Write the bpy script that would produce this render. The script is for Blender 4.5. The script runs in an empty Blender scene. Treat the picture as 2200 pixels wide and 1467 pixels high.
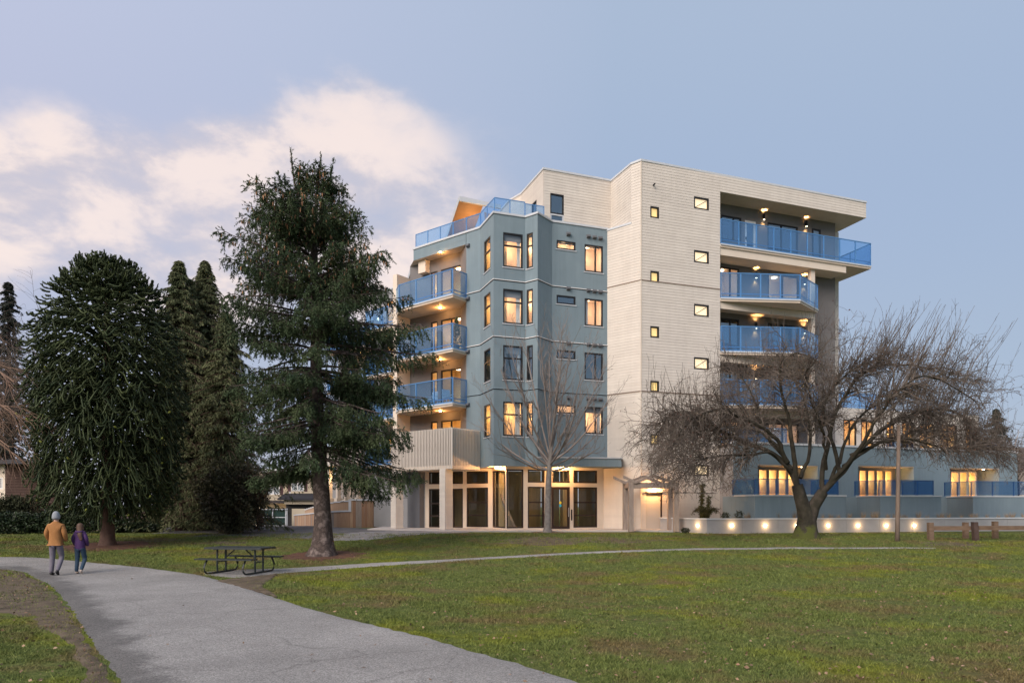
import bpy, math, random
import numpy as np
from mathutils import Vector, Matrix
random.seed(7); rng = np.random.default_rng(11)
sc = bpy.context.scene; COL = sc.collection
# ------------------------------------------------------------------ camera, sky, sun, exposure
F = 1500.0; CX = 1100.0; HY = 1088.0; CZ = 1.3      # focal length, centre and horizon of the 2200 px wide photograph; eye height over the building's floor
cam_d = bpy.data.cameras.new('camera'); cam = bpy.data.objects.new('camera', cam_d); COL.objects.link(cam)
cam_d.sensor_width = 36; cam_d.lens = 36*F/2200; cam_d.shift_y = (HY-733.5)/2200
cam_d.clip_start = .1; cam_d.clip_end = 3000
cam.location = (0, 0, CZ); cam.rotation_euler = (math.radians(90), 0, 0); sc.camera = cam
SUN_EL, SUN_AZ = math.radians(34), math.radians(-145)    # azimuth from +Y towards +X: behind the camera, to its left
w = bpy.data.worlds.new('World'); sc.world = w; w.use_nodes = True
nt = w.node_tree; nt.nodes.clear()
def N(tree, t, **k):
    n = tree.nodes.new(t)
    for a, b in k.items(): setattr(n, a, b)
    return n
def build_sky():
    L = nt.links.new
    out = N(nt, 'ShaderNodeOutputWorld'); bg = N(nt, 'ShaderNodeBackground'); L(bg.outputs[0], out.inputs[0])
    sky = N(nt, 'ShaderNodeTexSky', sky_type='NISHITA', sun_disc=False, sun_elevation=SUN_EL, sun_rotation=SUN_AZ)
    tc = N(nt, 'ShaderNodeTexCoord'); sp = N(nt, 'ShaderNodeSeparateXYZ'); L(tc.outputs['Generated'], sp.inputs[0])
    def M(op, a, b=None, c=None, clamp=False):
        m = N(nt, 'ShaderNodeMath', operation=op, use_clamp=clamp)
        for i, v in enumerate((a, b, c)):
            if v is None: continue
            if isinstance(v, (int, float)): m.inputs[i].default_value = v
            else: L(v, m.inputs[i])
        return m.outputs[0]
    def ramp(fac, stops):
        r = N(nt, 'ShaderNodeValToRGB'); r.color_ramp.interpolation = 'EASE'
        while len(r.color_ramp.elements) > 1: r.color_ramp.elements.remove(r.color_ramp.elements[-1])
        r.color_ramp.elements[0].position = stops[0][0]; r.color_ramp.elements[0].color = (*stops[0][1], 1)
        for p, c in stops[1:]:
            e = r.color_ramp.elements.new(p); e.color = (*c, 1)
        L(fac, r.inputs[0]); return r.outputs[0]
    def mixc(f, a, b, bt='MIX'):
        m = N(nt, 'ShaderNodeMix', data_type='RGBA', blend_type=bt)
        if isinstance(f, float): m.inputs[0].default_value = f
        else: L(f, m.inputs[0])
        for i, v in ((6, a), (7, b)):
            if isinstance(v, tuple): m.inputs[i].default_value = (*v, 1)
            else: L(v, m.inputs[i])
        return m.outputs[2]
    z = M('MAXIMUM', sp.outputs[2], 0.0)
    # clear dusk sky: lavender near the horizon, blue above; warmer and paler towards the west (left)
    east = ramp(z, [(0, (.375, .43, .53)), (.16, (.345, .428, .56)), (.36, (.335, .425, .585)), (.62, (.37, .455, .60)), (1, (.38, .455, .60))])
    west = ramp(z, [(0, (.47, .46, .54)), (.16, (.46, .48, .61)), (.36, (.50, .51, .66)), (.62, (.54, .56, .72)), (1, (.42, .49, .68))])
    wf = M('MULTIPLY_ADD', sp.outputs[0], -1.0, .12, clamp=True)
    wf2 = M('POWER', wf, .9)
    base = mixc(wf2, east, west)
    # clouds on a flat layer, seen in perspective
    zz = M('ADD', z, .10)
    cx = M('DIVIDE', sp.outputs[0], zz); cy = M('DIVIDE', sp.outputs[1], zz)
    cmb = N(nt, 'ShaderNodeCombineXYZ'); L(sp.outputs[0], cmb.inputs[0]); L(sp.outputs[1], cmb.inputs[1]); L(M('MULTIPLY', sp.outputs[2], 1.9), cmb.inputs[2])
    def noise(scale, det, rough, vec, dist=0.0):
        n = N(nt, 'ShaderNodeTexNoise'); n.inputs['Scale'].default_value = scale; n.inputs['Detail'].default_value = det
        n.inputs['Roughness'].default_value = rough; n.inputs['Distortion'].default_value = dist; L(vec, n.inputs['Vector']); return n.outputs[0]
    n1 = noise(2.6, 6, .55, cmb.outputs[0], .3); n2 = noise(8.5, 8, .58, cmb.outputs[0], .15)
    nn = M('MULTIPLY_ADD', n2, .74, M('MULTIPLY', n1, .42))
    # the bank lies in the west, between about 8 and 26 degrees up
    def sstep(v, a, b):
        m = N(nt, 'ShaderNodeMapRange', interpolation_type='SMOOTHSTEP'); L(v, m.inputs[0])
        m.inputs[1].default_value = a; m.inputs[2].default_value = b; return m.outputs[0]
    wob = M('MULTIPLY_ADD', M('SUBTRACT', n1, .5), .22, sp.outputs[2])
    band = M('MULTIPLY', sstep(wob, .18, .27), sstep(M('ADD', wob, M('MULTIPLY', M('ABSOLUTE', M('ADD', sp.outputs[0], .17)), .22)), .56, .46))
    side = sstep(M('MULTIPLY_ADD', M('SUBTRACT', n2, .5), .25, sp.outputs[0]), .17, -.22)
    mask = M('MULTIPLY', band, side)
    cov = sstep(M('MULTIPLY_ADD', mask, .36, nn), .62, 1.02)
    shade = sstep(n2, .40, .60)
    ccol = mixc(shade, (.60, .55, .59), (.90, .76, .70))
    c2 = mixc(M('MULTIPLY', M('MULTIPLY', cov, .92), M('MINIMUM', M('MULTIPLY', mask, 1.6), 1.0)), base, ccol)
    # faint high haze streaks
    n3 = noise(.9, 4, .5, cmb.outputs[0], .6)
    c3 = mixc(M('MULTIPLY', sstep(n3, .5, .8), M('MULTIPLY', wf, .35)), c2, (.62, .58, .66))
    nish = N(nt, 'ShaderNodeMix', data_type='RGBA', blend_type='MULTIPLY'); nish.inputs[0].default_value = 1
    L(sky.outputs[0], nish.inputs[6]); nish.inputs[7].default_value = (.09, .08, .075, 1)
    fin = mixc(.10, c3, nish.outputs[2])
    L(fin, bg.inputs[0]); bg.inputs[1].default_value = .83
build_sky()
sd = bpy.data.lights.new('sun', 'SUN'); sd.energy = 3.0; sd.angle = math.radians(42); sd.color = (1, .88, .78)
sun = bpy.data.objects.new('sun', sd); COL.objects.link(sun)
sv = Vector((math.cos(SUN_EL)*math.sin(SUN_AZ), math.cos(SUN_EL)*math.cos(SUN_AZ), math.sin(SUN_EL)))
sun.rotation_euler = sv.to_track_quat('Z', 'Y').to_euler()
sc.view_settings.view_transform = 'Standard'; sc.view_settings.look = 'None'; sc.view_settings.gamma = 1
sc.view_settings.use_curve_mapping = False; sc.view_settings.exposure = 0.52
sc.render.engine = 'CYCLES'; sc.cycles.use_denoising = True; sc.cycles.max_bounces = 8; sc.cycles.transparent_max_bounces = 24
sc.cycles.caustics_reflective = False; sc.cycles.caustics_refractive = False; sc.cycles.sample_clamp_indirect = 4
# ------------------------------------------------------------------ helpers
def mat(name, c1, c2=None, scale=3.0, rough=.8, bump=0.0, bscale=40.0, metal=0.0, spec=.3, c3=None, island=0.0, det=5, stretch=None, streak=0.0, cracks=0.0):
    m = bpy.data.materials.new(name); m.use_nodes = True; t = m.node_tree; L = t.links.new
    b = t.nodes['Principled BSDF']; b.inputs['Roughness'].default_value = rough; b.inputs['Metallic'].default_value = metal
    b.inputs['Specular IOR Level'].default_value = spec; b.inputs['Base Color'].default_value = (*c1, 1)
    tc = N(t, 'ShaderNodeTexCoord'); vec = tc.outputs['Object']
    if stretch:
        mp = N(t, 'ShaderNodeMapping'); mp.inputs['Scale'].default_value = stretch; L(vec, mp.inputs[0]); vec = mp.outputs[0]
    col = None
    if c2 or c3:
        n = N(t, 'ShaderNodeTexNoise'); n.inputs['Scale'].default_value = scale; n.inputs['Detail'].default_value = det; n.inputs['Roughness'].default_value = .6
        L(vec, n.inputs['Vector'])
        r = N(t, 'ShaderNodeValToRGB'); e = r.color_ramp.elements
        e[0].position = .32; e[0].color = (*c1, 1); e[1].position = .68; e[1].color = (*(c2 or c1), 1)
        if c3: q = r.color_ramp.elements.new(.5); q.color = (*c3, 1)
        L(n.outputs[0], r.inputs[0]); col = r.outputs[0]
    if island:
        g = N(t, 'ShaderNodeNewGeometry'); mr = N(t, 'ShaderNodeMapRange'); L(g.outputs['Random Per Island'], mr.inputs[0])
        mr.inputs[3].default_value = 1-island; mr.inputs[4].default_value = 1+island
        v = N(t, 'ShaderNodeVectorMath', operation='SCALE')
        if col: L(col, v.inputs[0])
        else: v.inputs[0].default_value = c1
        L(mr.outputs[0], v.inputs['Scale']); col = v.outputs[0]
    if streak:      # faint run-off streaks and grime on walls
        mp2 = N(t, 'ShaderNodeMapping'); mp2.inputs['Scale'].default_value = (2.2, 2.2, .16); L(tc.outputs['Object'], mp2.inputs[0]); n3 = N(t, 'ShaderNodeTexNoise'); n3.inputs['Scale'].default_value = 1.6; n3.inputs['Detail'].default_value = 9; n3.inputs['Roughness'].default_value = .72; L(mp2.outputs[0], n3.inputs['Vector'])
        mr3 = N(t, 'ShaderNodeMapRange', interpolation_type='SMOOTHSTEP'); L(n3.outputs[0], mr3.inputs[0]); mr3.inputs[1].default_value = .38; mr3.inputs[2].default_value = .66; mr3.inputs[3].default_value = 1+streak*.3; mr3.inputs[4].default_value = 1-streak
        v3 = N(t, 'ShaderNodeVectorMath', operation='SCALE'); L(col, v3.inputs[0]); L(mr3.outputs[0], v3.inputs['Scale']); col = v3.outputs[0]
    if cracks:
        n4 = N(t, 'ShaderNodeTexNoise'); n4.inputs['Scale'].default_value = 1.2; n4.inputs['Detail'].default_value = 6; L(tc.outputs['Object'], n4.inputs['Vector']); va = N(t, 'ShaderNodeVectorMath', operation='MULTIPLY_ADD'); L(n4.outputs['Color'], va.inputs[0]); va.inputs[1].default_value = (.9, .9, 0); L(tc.outputs['Object'], va.inputs[2])
        vo = N(t, 'ShaderNodeTexVoronoi', feature='DISTANCE_TO_EDGE'); vo.inputs['Scale'].default_value = .30; L(va.outputs[0], vo.inputs['Vector']); mr4 = N(t, 'ShaderNodeMapRange', interpolation_type='SMOOTHSTEP'); L(vo.outputs['Distance'], mr4.inputs[0]); mr4.inputs[1].default_value = .0; mr4.inputs[2].default_value = .0065; mr4.inputs[3].default_value = 1-cracks; mr4.inputs[4].default_value = 1
        v4 = N(t, 'ShaderNodeVectorMath', operation='SCALE'); L(col, v4.inputs[0]); L(mr4.outputs[0], v4.inputs['Scale']); n5 = N(t, 'ShaderNodeTexNoise'); n5.inputs['Scale'].default_value = .35; n5.inputs['Detail'].default_value = 8; n5.inputs['Roughness'].default_value = .65; L(tc.outputs['Object'], n5.inputs['Vector']); mr5 = N(t, 'ShaderNodeMapRange'); L(n5.outputs[0], mr5.inputs[0]); mr5.inputs[1].default_value = .35; mr5.inputs[2].default_value = .65; mr5.inputs[3].default_value = .86; mr5.inputs[4].default_value = 1.12
        v5 = N(t, 'ShaderNodeVectorMath', operation='SCALE'); L(v4.outputs[0], v5.inputs[0]); L(mr5.outputs[0], v5.inputs['Scale']); col = v5.outputs[0]
    if col: L(col, b.inputs['Base Color'])
    if bump:
        n2 = N(t, 'ShaderNodeTexNoise'); n2.inputs['Scale'].default_value = bscale; n2.inputs['Detail'].default_value = 6; L(vec, n2.inputs['Vector'])
        bp = N(t, 'ShaderNodeBump'); bp.inputs['Strength'].default_value = bump; bp.inputs['Distance'].default_value = .02
        L(n2.outputs[0], bp.inputs['Height']); L(bp.outputs[0], b.inputs['Normal'])
    return m
def glassmat(name, tint, gloss, fac, diff=None, dfac=0.0, rough=.02):
    m = bpy.data.materials.new(name); m.use_nodes = True; t = m.node_tree; t.nodes.clear(); L = t.links.new
    o = N(t, 'ShaderNodeOutputMaterial'); tr = N(t, 'ShaderNodeBsdfTransparent'); tr.inputs[0].default_value = (*tint, 1)
    gl = N(t, 'ShaderNodeBsdfGlossy'); gl.inputs[0].default_value = (*gloss, 1); gl.inputs['Roughness'].default_value = rough
    fr = N(t, 'ShaderNodeLayerWeight'); pw = N(t, 'ShaderNodeMath', operation='POWER'); L(fr.outputs['Facing'], pw.inputs[0]); pw.inputs[1].default_value = 4.5
    ma = N(t, 'ShaderNodeMath', operation='MULTIPLY_ADD', use_clamp=True); ma.inputs[1].default_value = .8; ma.inputs[2].default_value = fac+.04; L(pw.outputs[0], ma.inputs[0])
    mx = N(t, 'ShaderNodeMixShader'); L(ma.outputs[0], mx.inputs[0]); L(tr.outputs[0], mx.inputs[1]); L(gl.outputs[0], mx.inputs[2]); s = mx.outputs[0]
    if diff:
        df = N(t, 'ShaderNodeBsdfDiffuse'); df.inputs[0].default_value = (*diff, 1)
        m2 = N(t, 'ShaderNodeMixShader'); m2.inputs[0].default_value = dfac; L(s, m2.inputs[1]); L(df.outputs[0], m2.inputs[2]); s = m2.outputs[0]
    L(s, o.inputs[0]); return m
def emat(name, c, s):
    m = bpy.data.materials.new(name); m.use_nodes = True; b = m.node_tree.nodes['Principled BSDF']
    b.inputs['Base Color'].default_value = (*c, 1); b.inputs['Emission Color'].default_value = (*c, 1); b.inputs['Emission Strength'].default_value = s; return m
class MB:
    def __init__(s): s.v = []; s.f = []
    def quad(s, a, b, c, d): k = len(s.v); s.v += [a, b, c, d]; s.f.append((k, k+1, k+2, k+3)); return s
    def poly(s, pts): k = len(s.v); s.v += [tuple(p) for p in pts]; s.f.append(tuple(range(k, k+len(pts)))); return s
    def box8(s, p):
        k = len(s.v); s.v += [tuple(q) for q in p]
        s.f += [tuple(k+i for i in q) for q in ((0,3,2,1),(4,5,6,7),(0,1,5,4),(1,2,6,5),(2,3,7,6),(3,0,4,7))]; return s
    def box(s, x0, x1, y0, y1, z0, z1): return s.box8([(x0,y0,z0),(x1,y0,z0),(x1,y1,z0),(x0,y1,z0),(x0,y0,z1),(x1,y0,z1),(x1,y1,z1),(x0,y1,z1)])
    def wbox(s, W, u0, u1, w0, w1, z0, z1):
        P = W.pt; return s.box8([P(u0,w1,z0),P(u1,w1,z0),P(u1,w0,z0),P(u0,w0,z0),P(u0,w1,z1),P(u1,w1,z1),P(u1,w0,z1),P(u0,w0,z1)])
    def prism(s, poly, z0, z1):
        n = len(poly); k = len(s.v); s.v += [(p[0], p[1], z0) for p in poly]+[(p[0], p[1], z1) for p in poly]
        s.f.append(tuple(k+i for i in range(n))[::-1]); s.f.append(tuple(k+n+i for i in range(n)))
        for i in range(n): j = (i+1) % n; s.f.append((k+i, k+j, k+n+j, k+n+i))
        return s
    def tube(s, pts, r, k=6, cap=True):
        pts = [Vector(p) for p in pts]; n = len(pts); rs = r if isinstance(r, (list, tuple)) else [r]*n; b = len(s.v)
        t0 = (pts[-1]-pts[0]).normalized(); ref = Vector((0, 0, 1)) if abs(t0.z) < .8 else Vector((1, 0, 0))
        for i, p in enumerate(pts):
            t = (pts[min(i+1, n-1)]-pts[max(i-1, 0)]).normalized(); a = t.cross(ref).normalized(); c = a.cross(t)
            for j in range(k): th = 2*math.pi*j/k; s.v.append(tuple(p+(a*math.cos(th)+c*math.sin(th))*rs[i]))
        for i in range(n-1):
            for j in range(k): j2 = (j+1) % k; s.f.append((b+i*k+j, b+i*k+j2, b+(i+1)*k+j2, b+(i+1)*k+j))
        if cap: s.f.append(tuple(b+j for j in range(k))[::-1]); s.f.append(tuple(b+(n-1)*k+j for j in range(k)))
        return s
    def build(s, name, m, parent=None, smooth=False, kind=None, label=None):
        me = bpy.data.meshes.new(name); me.from_pydata([tuple(q) for q in s.v], [], s.f); me.update()
        if smooth: me.polygons.foreach_set('use_smooth', [True]*len(me.polygons))
        return link(name, me, m, parent, kind, label)
def link(name, me, m, parent=None, kind=None, label=None):
    o = bpy.data.objects.new(name, me); COL.objects.link(o)
    if m and not me.materials: me.materials.append(m)
    if parent:
        o.parent = parent
        if not parent.get('local'): o.matrix_parent_inverse = Matrix.Translation(-wloc(parent))
    if kind: o['kind'] = kind
    if label: o['label'] = label
    return o
def wloc(o):        # world position of a parent built in world coordinates (mesh parts themselves stay at the origin of the world)
    return Vector(o.location) if o.type == 'EMPTY' else Vector((0, 0, 0))
def tag(o, label, cat=None, group=None, kind=None):
    o['label'] = label
    if cat: o['category'] = cat
    if group: o['group'] = group
    if kind: o['kind'] = kind
    return o
def empty(name, loc, label=None, cat=None, group=None, local=False, rz=0):
    o = bpy.data.objects.new(name, None); COL.objects.link(o); o.location = loc; o.rotation_euler[2] = rz
    if local: o['local'] = 1
    if label: tag(o, label, cat, group)
    return o
def kids(o): return [c for c in bpy.data.objects if c.parent == o]
def copy_tree(o, parent=None):
    ch = kids(o); c = o.copy(); COL.objects.link(c); c.parent = parent
    for k in ch: copy_tree(k, c)
    return c
def np_mesh(name, verts, faces, m, parent=None, smooth=False, kind=None, label=None):
    verts = np.asarray(verts, np.float32); faces = np.asarray(faces, np.int32); k = faces.shape[1]
    me = bpy.data.meshes.new(name); me.vertices.add(len(verts)); me.vertices.foreach_set('co', verts.ravel())
    me.loops.add(faces.size); me.loops.foreach_set('vertex_index', faces.ravel()); me.polygons.add(len(faces))
    me.polygons.foreach_set('loop_start', np.arange(0, faces.size, k, dtype=np.int32)); me.polygons.foreach_set('loop_total', np.full(len(faces), k, np.int32))
    if smooth: me.polygons.foreach_set('use_smooth', np.ones(len(faces), bool))
    me.update(calc_edges=True); me.validate()
    return link(name, me, m, parent, kind, label)
def nrm(a): return a/np.maximum(np.linalg.norm(a, axis=-1, keepdims=True), 1e-9)
def tubes(P, R, k=4):
    """P (M,n,3), R (M,n) -> verts, quads of M tubes"""
    M_, n, _ = P.shape; T = nrm(np.gradient(P, axis=1)); mt = nrm(P[:, -1]-P[:, 0])
    ref = np.where(np.abs(mt[:, 2:3]) < .75, np.array([[0, 0, 1.]]), np.array([[1., 0, 0]]))[:, None, :]
    A = nrm(np.cross(T, ref)); B = np.cross(A, T); th = np.arange(k)*2*np.pi/k
    V = P[:, :, None, :]+(A[:, :, None, :]*np.cos(th)[None, None, :, None]+B[:, :, None, :]*np.sin(th)[None, None, :, None])*R[:, :, None, None]
    idx = np.arange(M_*n*k).reshape(M_, n, k); a = idx[:, :-1, :]; b = np.roll(idx, -1, axis=2)[:, :-1, :]
    c = np.roll(idx, -1, axis=2)[:, 1:, :]; d = idx[:, 1:, :]
    return V.reshape(-1, 3), np.stack([a, b, c, d], -1).reshape(-1, 4)
def join(parts):
    vs, fs, k = [], [], 0
    for v, f in parts: vs.append(v); fs.append(f+k); k += len(v)
    return np.concatenate(vs), np.concatenate(fs)
def needles(O, D, L, m, nl, nw, out=.8):
    n = len(O); t = rng.random((n, m, 1)); base = O[:, None, :]+D[:, None, :]*L[:, None, None]*t
    r = rng.normal(size=(n, m, 3)); r = nrm(r-(r*D[:, None, :]).sum(-1, keepdims=True)*D[:, None, :])
    nd = nrm(D[:, None, :]*(1.1-.4*t)+r*out); s = nrm(np.cross(nd, rng.normal(size=(n, m, 3))))*nw*.5
    tip = base+nd*nl*(.7+.6*rng.random((n, m, 1)))
    V = np.stack([base-s, base+s, tip], 2).reshape(-1, 3)
    return V, np.arange(len(V)).reshape(-1, 3)
def ray(px): return (px-CX)/F
def at(px, py, Y): return Vector((ray(px)*Y, Y, CZ+(HY-py)*Y/F))
class Wall:
    def __init__(s, p0, p1):
        s.p0 = Vector(p0); s.p1 = Vector(p1); d = s.p1-s.p0; s.L = d.length; s.d = d/s.L; s.n = Vector((s.d.y, -s.d.x))
    def pt(s, u, w, z): q = s.p0+s.d*u+s.n*w; return (q.x, q.y, z)
    def u(s, px): r = ray(px); return (r*s.p0.y-s.p0.x)/(s.d.x-r*s.d.y)
    def z(s, px, py): return CZ+(HY-py)*(s.p0.y+s.d.y*s.u(px))/F
    def rect(s, a, b, t, bt): c = (a+b)/2; return (s.u(a), s.u(b), s.z(c, bt), s.z(c, t))
    def off(s, w): return Wall(s.p0+s.n*w, s.p1+s.n*w)
def hgt(X, Y):      # lie of the land: the park slopes gently up to the building, down again behind on the left
    X = np.asarray(X, float); Y = np.asarray(Y, float)
    t = np.clip((Y-19)/18, 0, 1); h = -.7+.7*t*t*(3-2*t)
    t2 = np.clip((Y-44)/30, 0, 1); h = h-.8*t2*t2*(3-2*t2)*np.clip((-X-2)/8, 0, 1)
    h = h+.13*np.exp(-((Y-30.5)/2.6)**2-((X-1.5)/6.5)**2)
    h = h+.05*np.sin(X*.35+1)*np.sin(Y*.28)*np.clip((34-Y)/8, 0, 1)
    return h
def gnd(px, py):    # where the sight line through a pixel meets the ground
    lo, hi = 2.0, 200.0
    for Y in np.linspace(3, 120, 800):
        if HY+F*(CZ-float(hgt(ray(px)*Y, Y)))/Y <= py: return Vector((ray(px)*Y, Y))
    return Vector((ray(px)*120, 120))
# ------------------------------------------------------------------ materials
M = {}
M['cream'] = mat('cream_siding', (.60,.545,.485), (.655,.60,.535), 1.2, .75, .25, 60, island=.03, streak=.04)
M['creamtrim'] = mat('cream_trim', (.66,.57,.47), (.70,.61,.51), 2, .7)
M['blue'] = mat('bluegrey_stucco', (.185,.245,.280), (.215,.278,.312), .7, .92, .9, 55, streak=.06)
M['bluetrim'] = mat('blue_metal_trim', (.22,.29,.33), None, rough=.5)
M['greystucco'] = mat('grey_stucco', (.26,.265,.275), (.30,.30,.31), .8, .92, .7, 55)
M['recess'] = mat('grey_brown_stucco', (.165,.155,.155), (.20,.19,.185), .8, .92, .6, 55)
M['darkstucco'] = mat('charcoal_stucco', (.13,.135,.15), (.16,.165,.18), .8, .92, .6, 55)
M['coping'] = mat('pale_metal_coping', (.50,.52,.55), (.56,.58,.60), 3, .45, spec=.5)
M['whitetrim'] = mat('white_trim', (.72,.71,.70), None, rough=.6)
M['brownline'] = mat('brown_reglet', (.20,.14,.11), None, rough=.6)
M['black'] = mat('black_frame', (.018,.017,.018), None, rough=.45)
M['brown'] = mat('dark_brown_frame', (.030,.018,.015), None, rough=.5)
M['soffit'] = mat('soffit_boards', (.62,.52,.42), (.68,.57,.46), 3, .7)
M['room'] = mat('warm_plaster', (.80,.66,.52), None, rough=.9)
M['roomy'] = mat('yellow_plaster', (.82,.62,.34), None, rough=.9)
M['darkroom'] = mat('unlit_plaster', (.10,.10,.10), (.14,.14,.13), 1, .9)
M['glass'] = glassmat('window_glass', (.93,.95,.94), (.95,.97,1), .05)
M['dglass'] = glassmat('reflective_window_glass', (.75,.82,.84), (.72,.86,.92), .24)
M['sglass'] = glassmat('shop_glass', (.82,.83,.78), (.7,.75,.75), .0)
M['blueglass'] = glassmat('blue_tinted_glass', (.72,.85,.97), (.62,.82,1), .05, (.16,.38,.70), .085)
M['bluegla2'] = glassmat('glass_with_blue_reflection', (.70,.79,.86), (.22,.42,.80), .03, (.02,.10,.27), .12)  # deep blue of reflections is put into the gloss and diffuse colours
M['bluepaint'] = mat('blue_rail_paint', (.085,.24,.50), None, rough=.4, spec=.5)
M['bluedark'] = mat('dark_blue_rail_paint', (.03,.09,.22), None, rough=.4, spec=.5)
M['lamp'] = emat('lamp_glow', (1,.78,.50), 9.0)
M['lampw'] = emat('ceiling_lamp_glow', (1,.86,.66), 4.0)
M['conc'] = mat('concrete', (.30,.30,.31), (.36,.36,.37), 1.3, .9, .5, 45, c3=(.33,.33,.335))
M['slab'] = mat('pale_concrete', (.42,.38,.36), (.50,.46,.43), 1.5, .9, .4, 30)
M['wood'] = mat('weathered_beam', (.22,.175,.15), (.32,.265,.23), 3, .85, .6, 30, stretch=(3,3,.6), island=.08)
M['roofing'] = mat('roof_membrane', (.20,.20,.21), None, rough=.9)
BR = empty('apartment_building', (6.9, 41, 0)); tag(BR, 'six storey apartment building in cream siding and blue-grey stucco with blue glass balconies', 'apartment building')
# ------------------------------------------------------------------ building: plan (three wall directions, 30 and 60 degrees apart)
P0=(6.93,37.5); P1=(5.31,38.87); P2=(2.166,37.79); P3=(1.349,36.72); P4=(.71,37.24); P5=(-.965,36.66); P6=(-1.752,38.65); P7=(-2.573,39.3); P8=(-5.91,41.9)
Q1=(6.47,37.91); Q2=(5.66,39.87); Q3=(1.735,38.44); Q4=(.56,41.5); Q5=(-.17,42.46)
R0=(11.66,39.13); R5=(21.65,42.7); R6=(20.9,44.9)
TOPC=19.84; TOPB=16.69; FB=3.44
def cells(W, z0, z1, holes, emit, u0=0, u1=None):
    u1 = W.L if u1 is None else u1; zs = sorted({z0, z1, *[h[2] for h in holes], *[h[3] for h in holes]}); zs = [z for z in zs if z0-1e-6 <= z <= z1+1e-6]
    for a, b in zip(zs, zs[1:]):
        if b-a < 1e-4: continue
        cuts = sorted([(h[0], h[1]) for h in holes if h[2] < b-1e-5 and h[3] > a+1e-5]); x = u0
        for c0, c1 in cuts:
            if c0 > x: emit(x, min(c0, u1), a, b)
            x = max(x, c1)
        if x < u1-1e-5: emit(x, u1, a, b)
def wall(name, W, z0, z1, holes, m, depth=.16, siding=False, u0=0, u1=None, label=None, parent=None):
    mb = MB(); P = W.pt
    cells(W, z0, z1, holes, lambda a, b, c, d: mb.quad(P(a,0,c), P(b,0,c), P(b,0,d), P(a,0,d)), u0, u1)
    for h in holes:
        a, b, c, d = h[:4]
        mb.quad(P(a,0,c), P(a,0,d), P(a,-depth,d), P(a,-depth,c)); mb.quad(P(b,0,d), P(b,0,c), P(b,-depth,c), P(b,-depth,d))
        mb.quad(P(a,0,d), P(b,0,d), P(b,-depth,d), P(a,-depth,d)); mb.quad(P(b,0,c), P(a,0,c), P(a,-depth,c), P(b,-depth,c))
    if m is M['blue']: mb.quad(P(u0,-.3,z1), P(W.L,-.3,z1), P(W.L,-.3,z1-1), P(u0,-.3,z1-1))
    o = mb.build(name, m, parent or BR, label=label)
    if siding:
        sb = MB(); H = .152; z = z0
        while z < z1-1e-4:
            zt = min(z+H, z1)
            def em(a, b, c, d):
                wb = .013-.009*(c-z)/H; wt = .013-.009*(d-z)/H
                sb.quad(P(a,wb,c), P(b,wb,c), P(b,wt,d), P(a,wt,d)); sb.quad(P(a,.003,c), P(b,.003,c), P(b,wb,c), P(a,wb,c))
            cells(W, z+.010, zt, [h for h in holes if h[2] < zt and h[3] > z], em, u0, u1); z += H
        sb.build('siding', m, o, kind='stuff')
    return o
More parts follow.
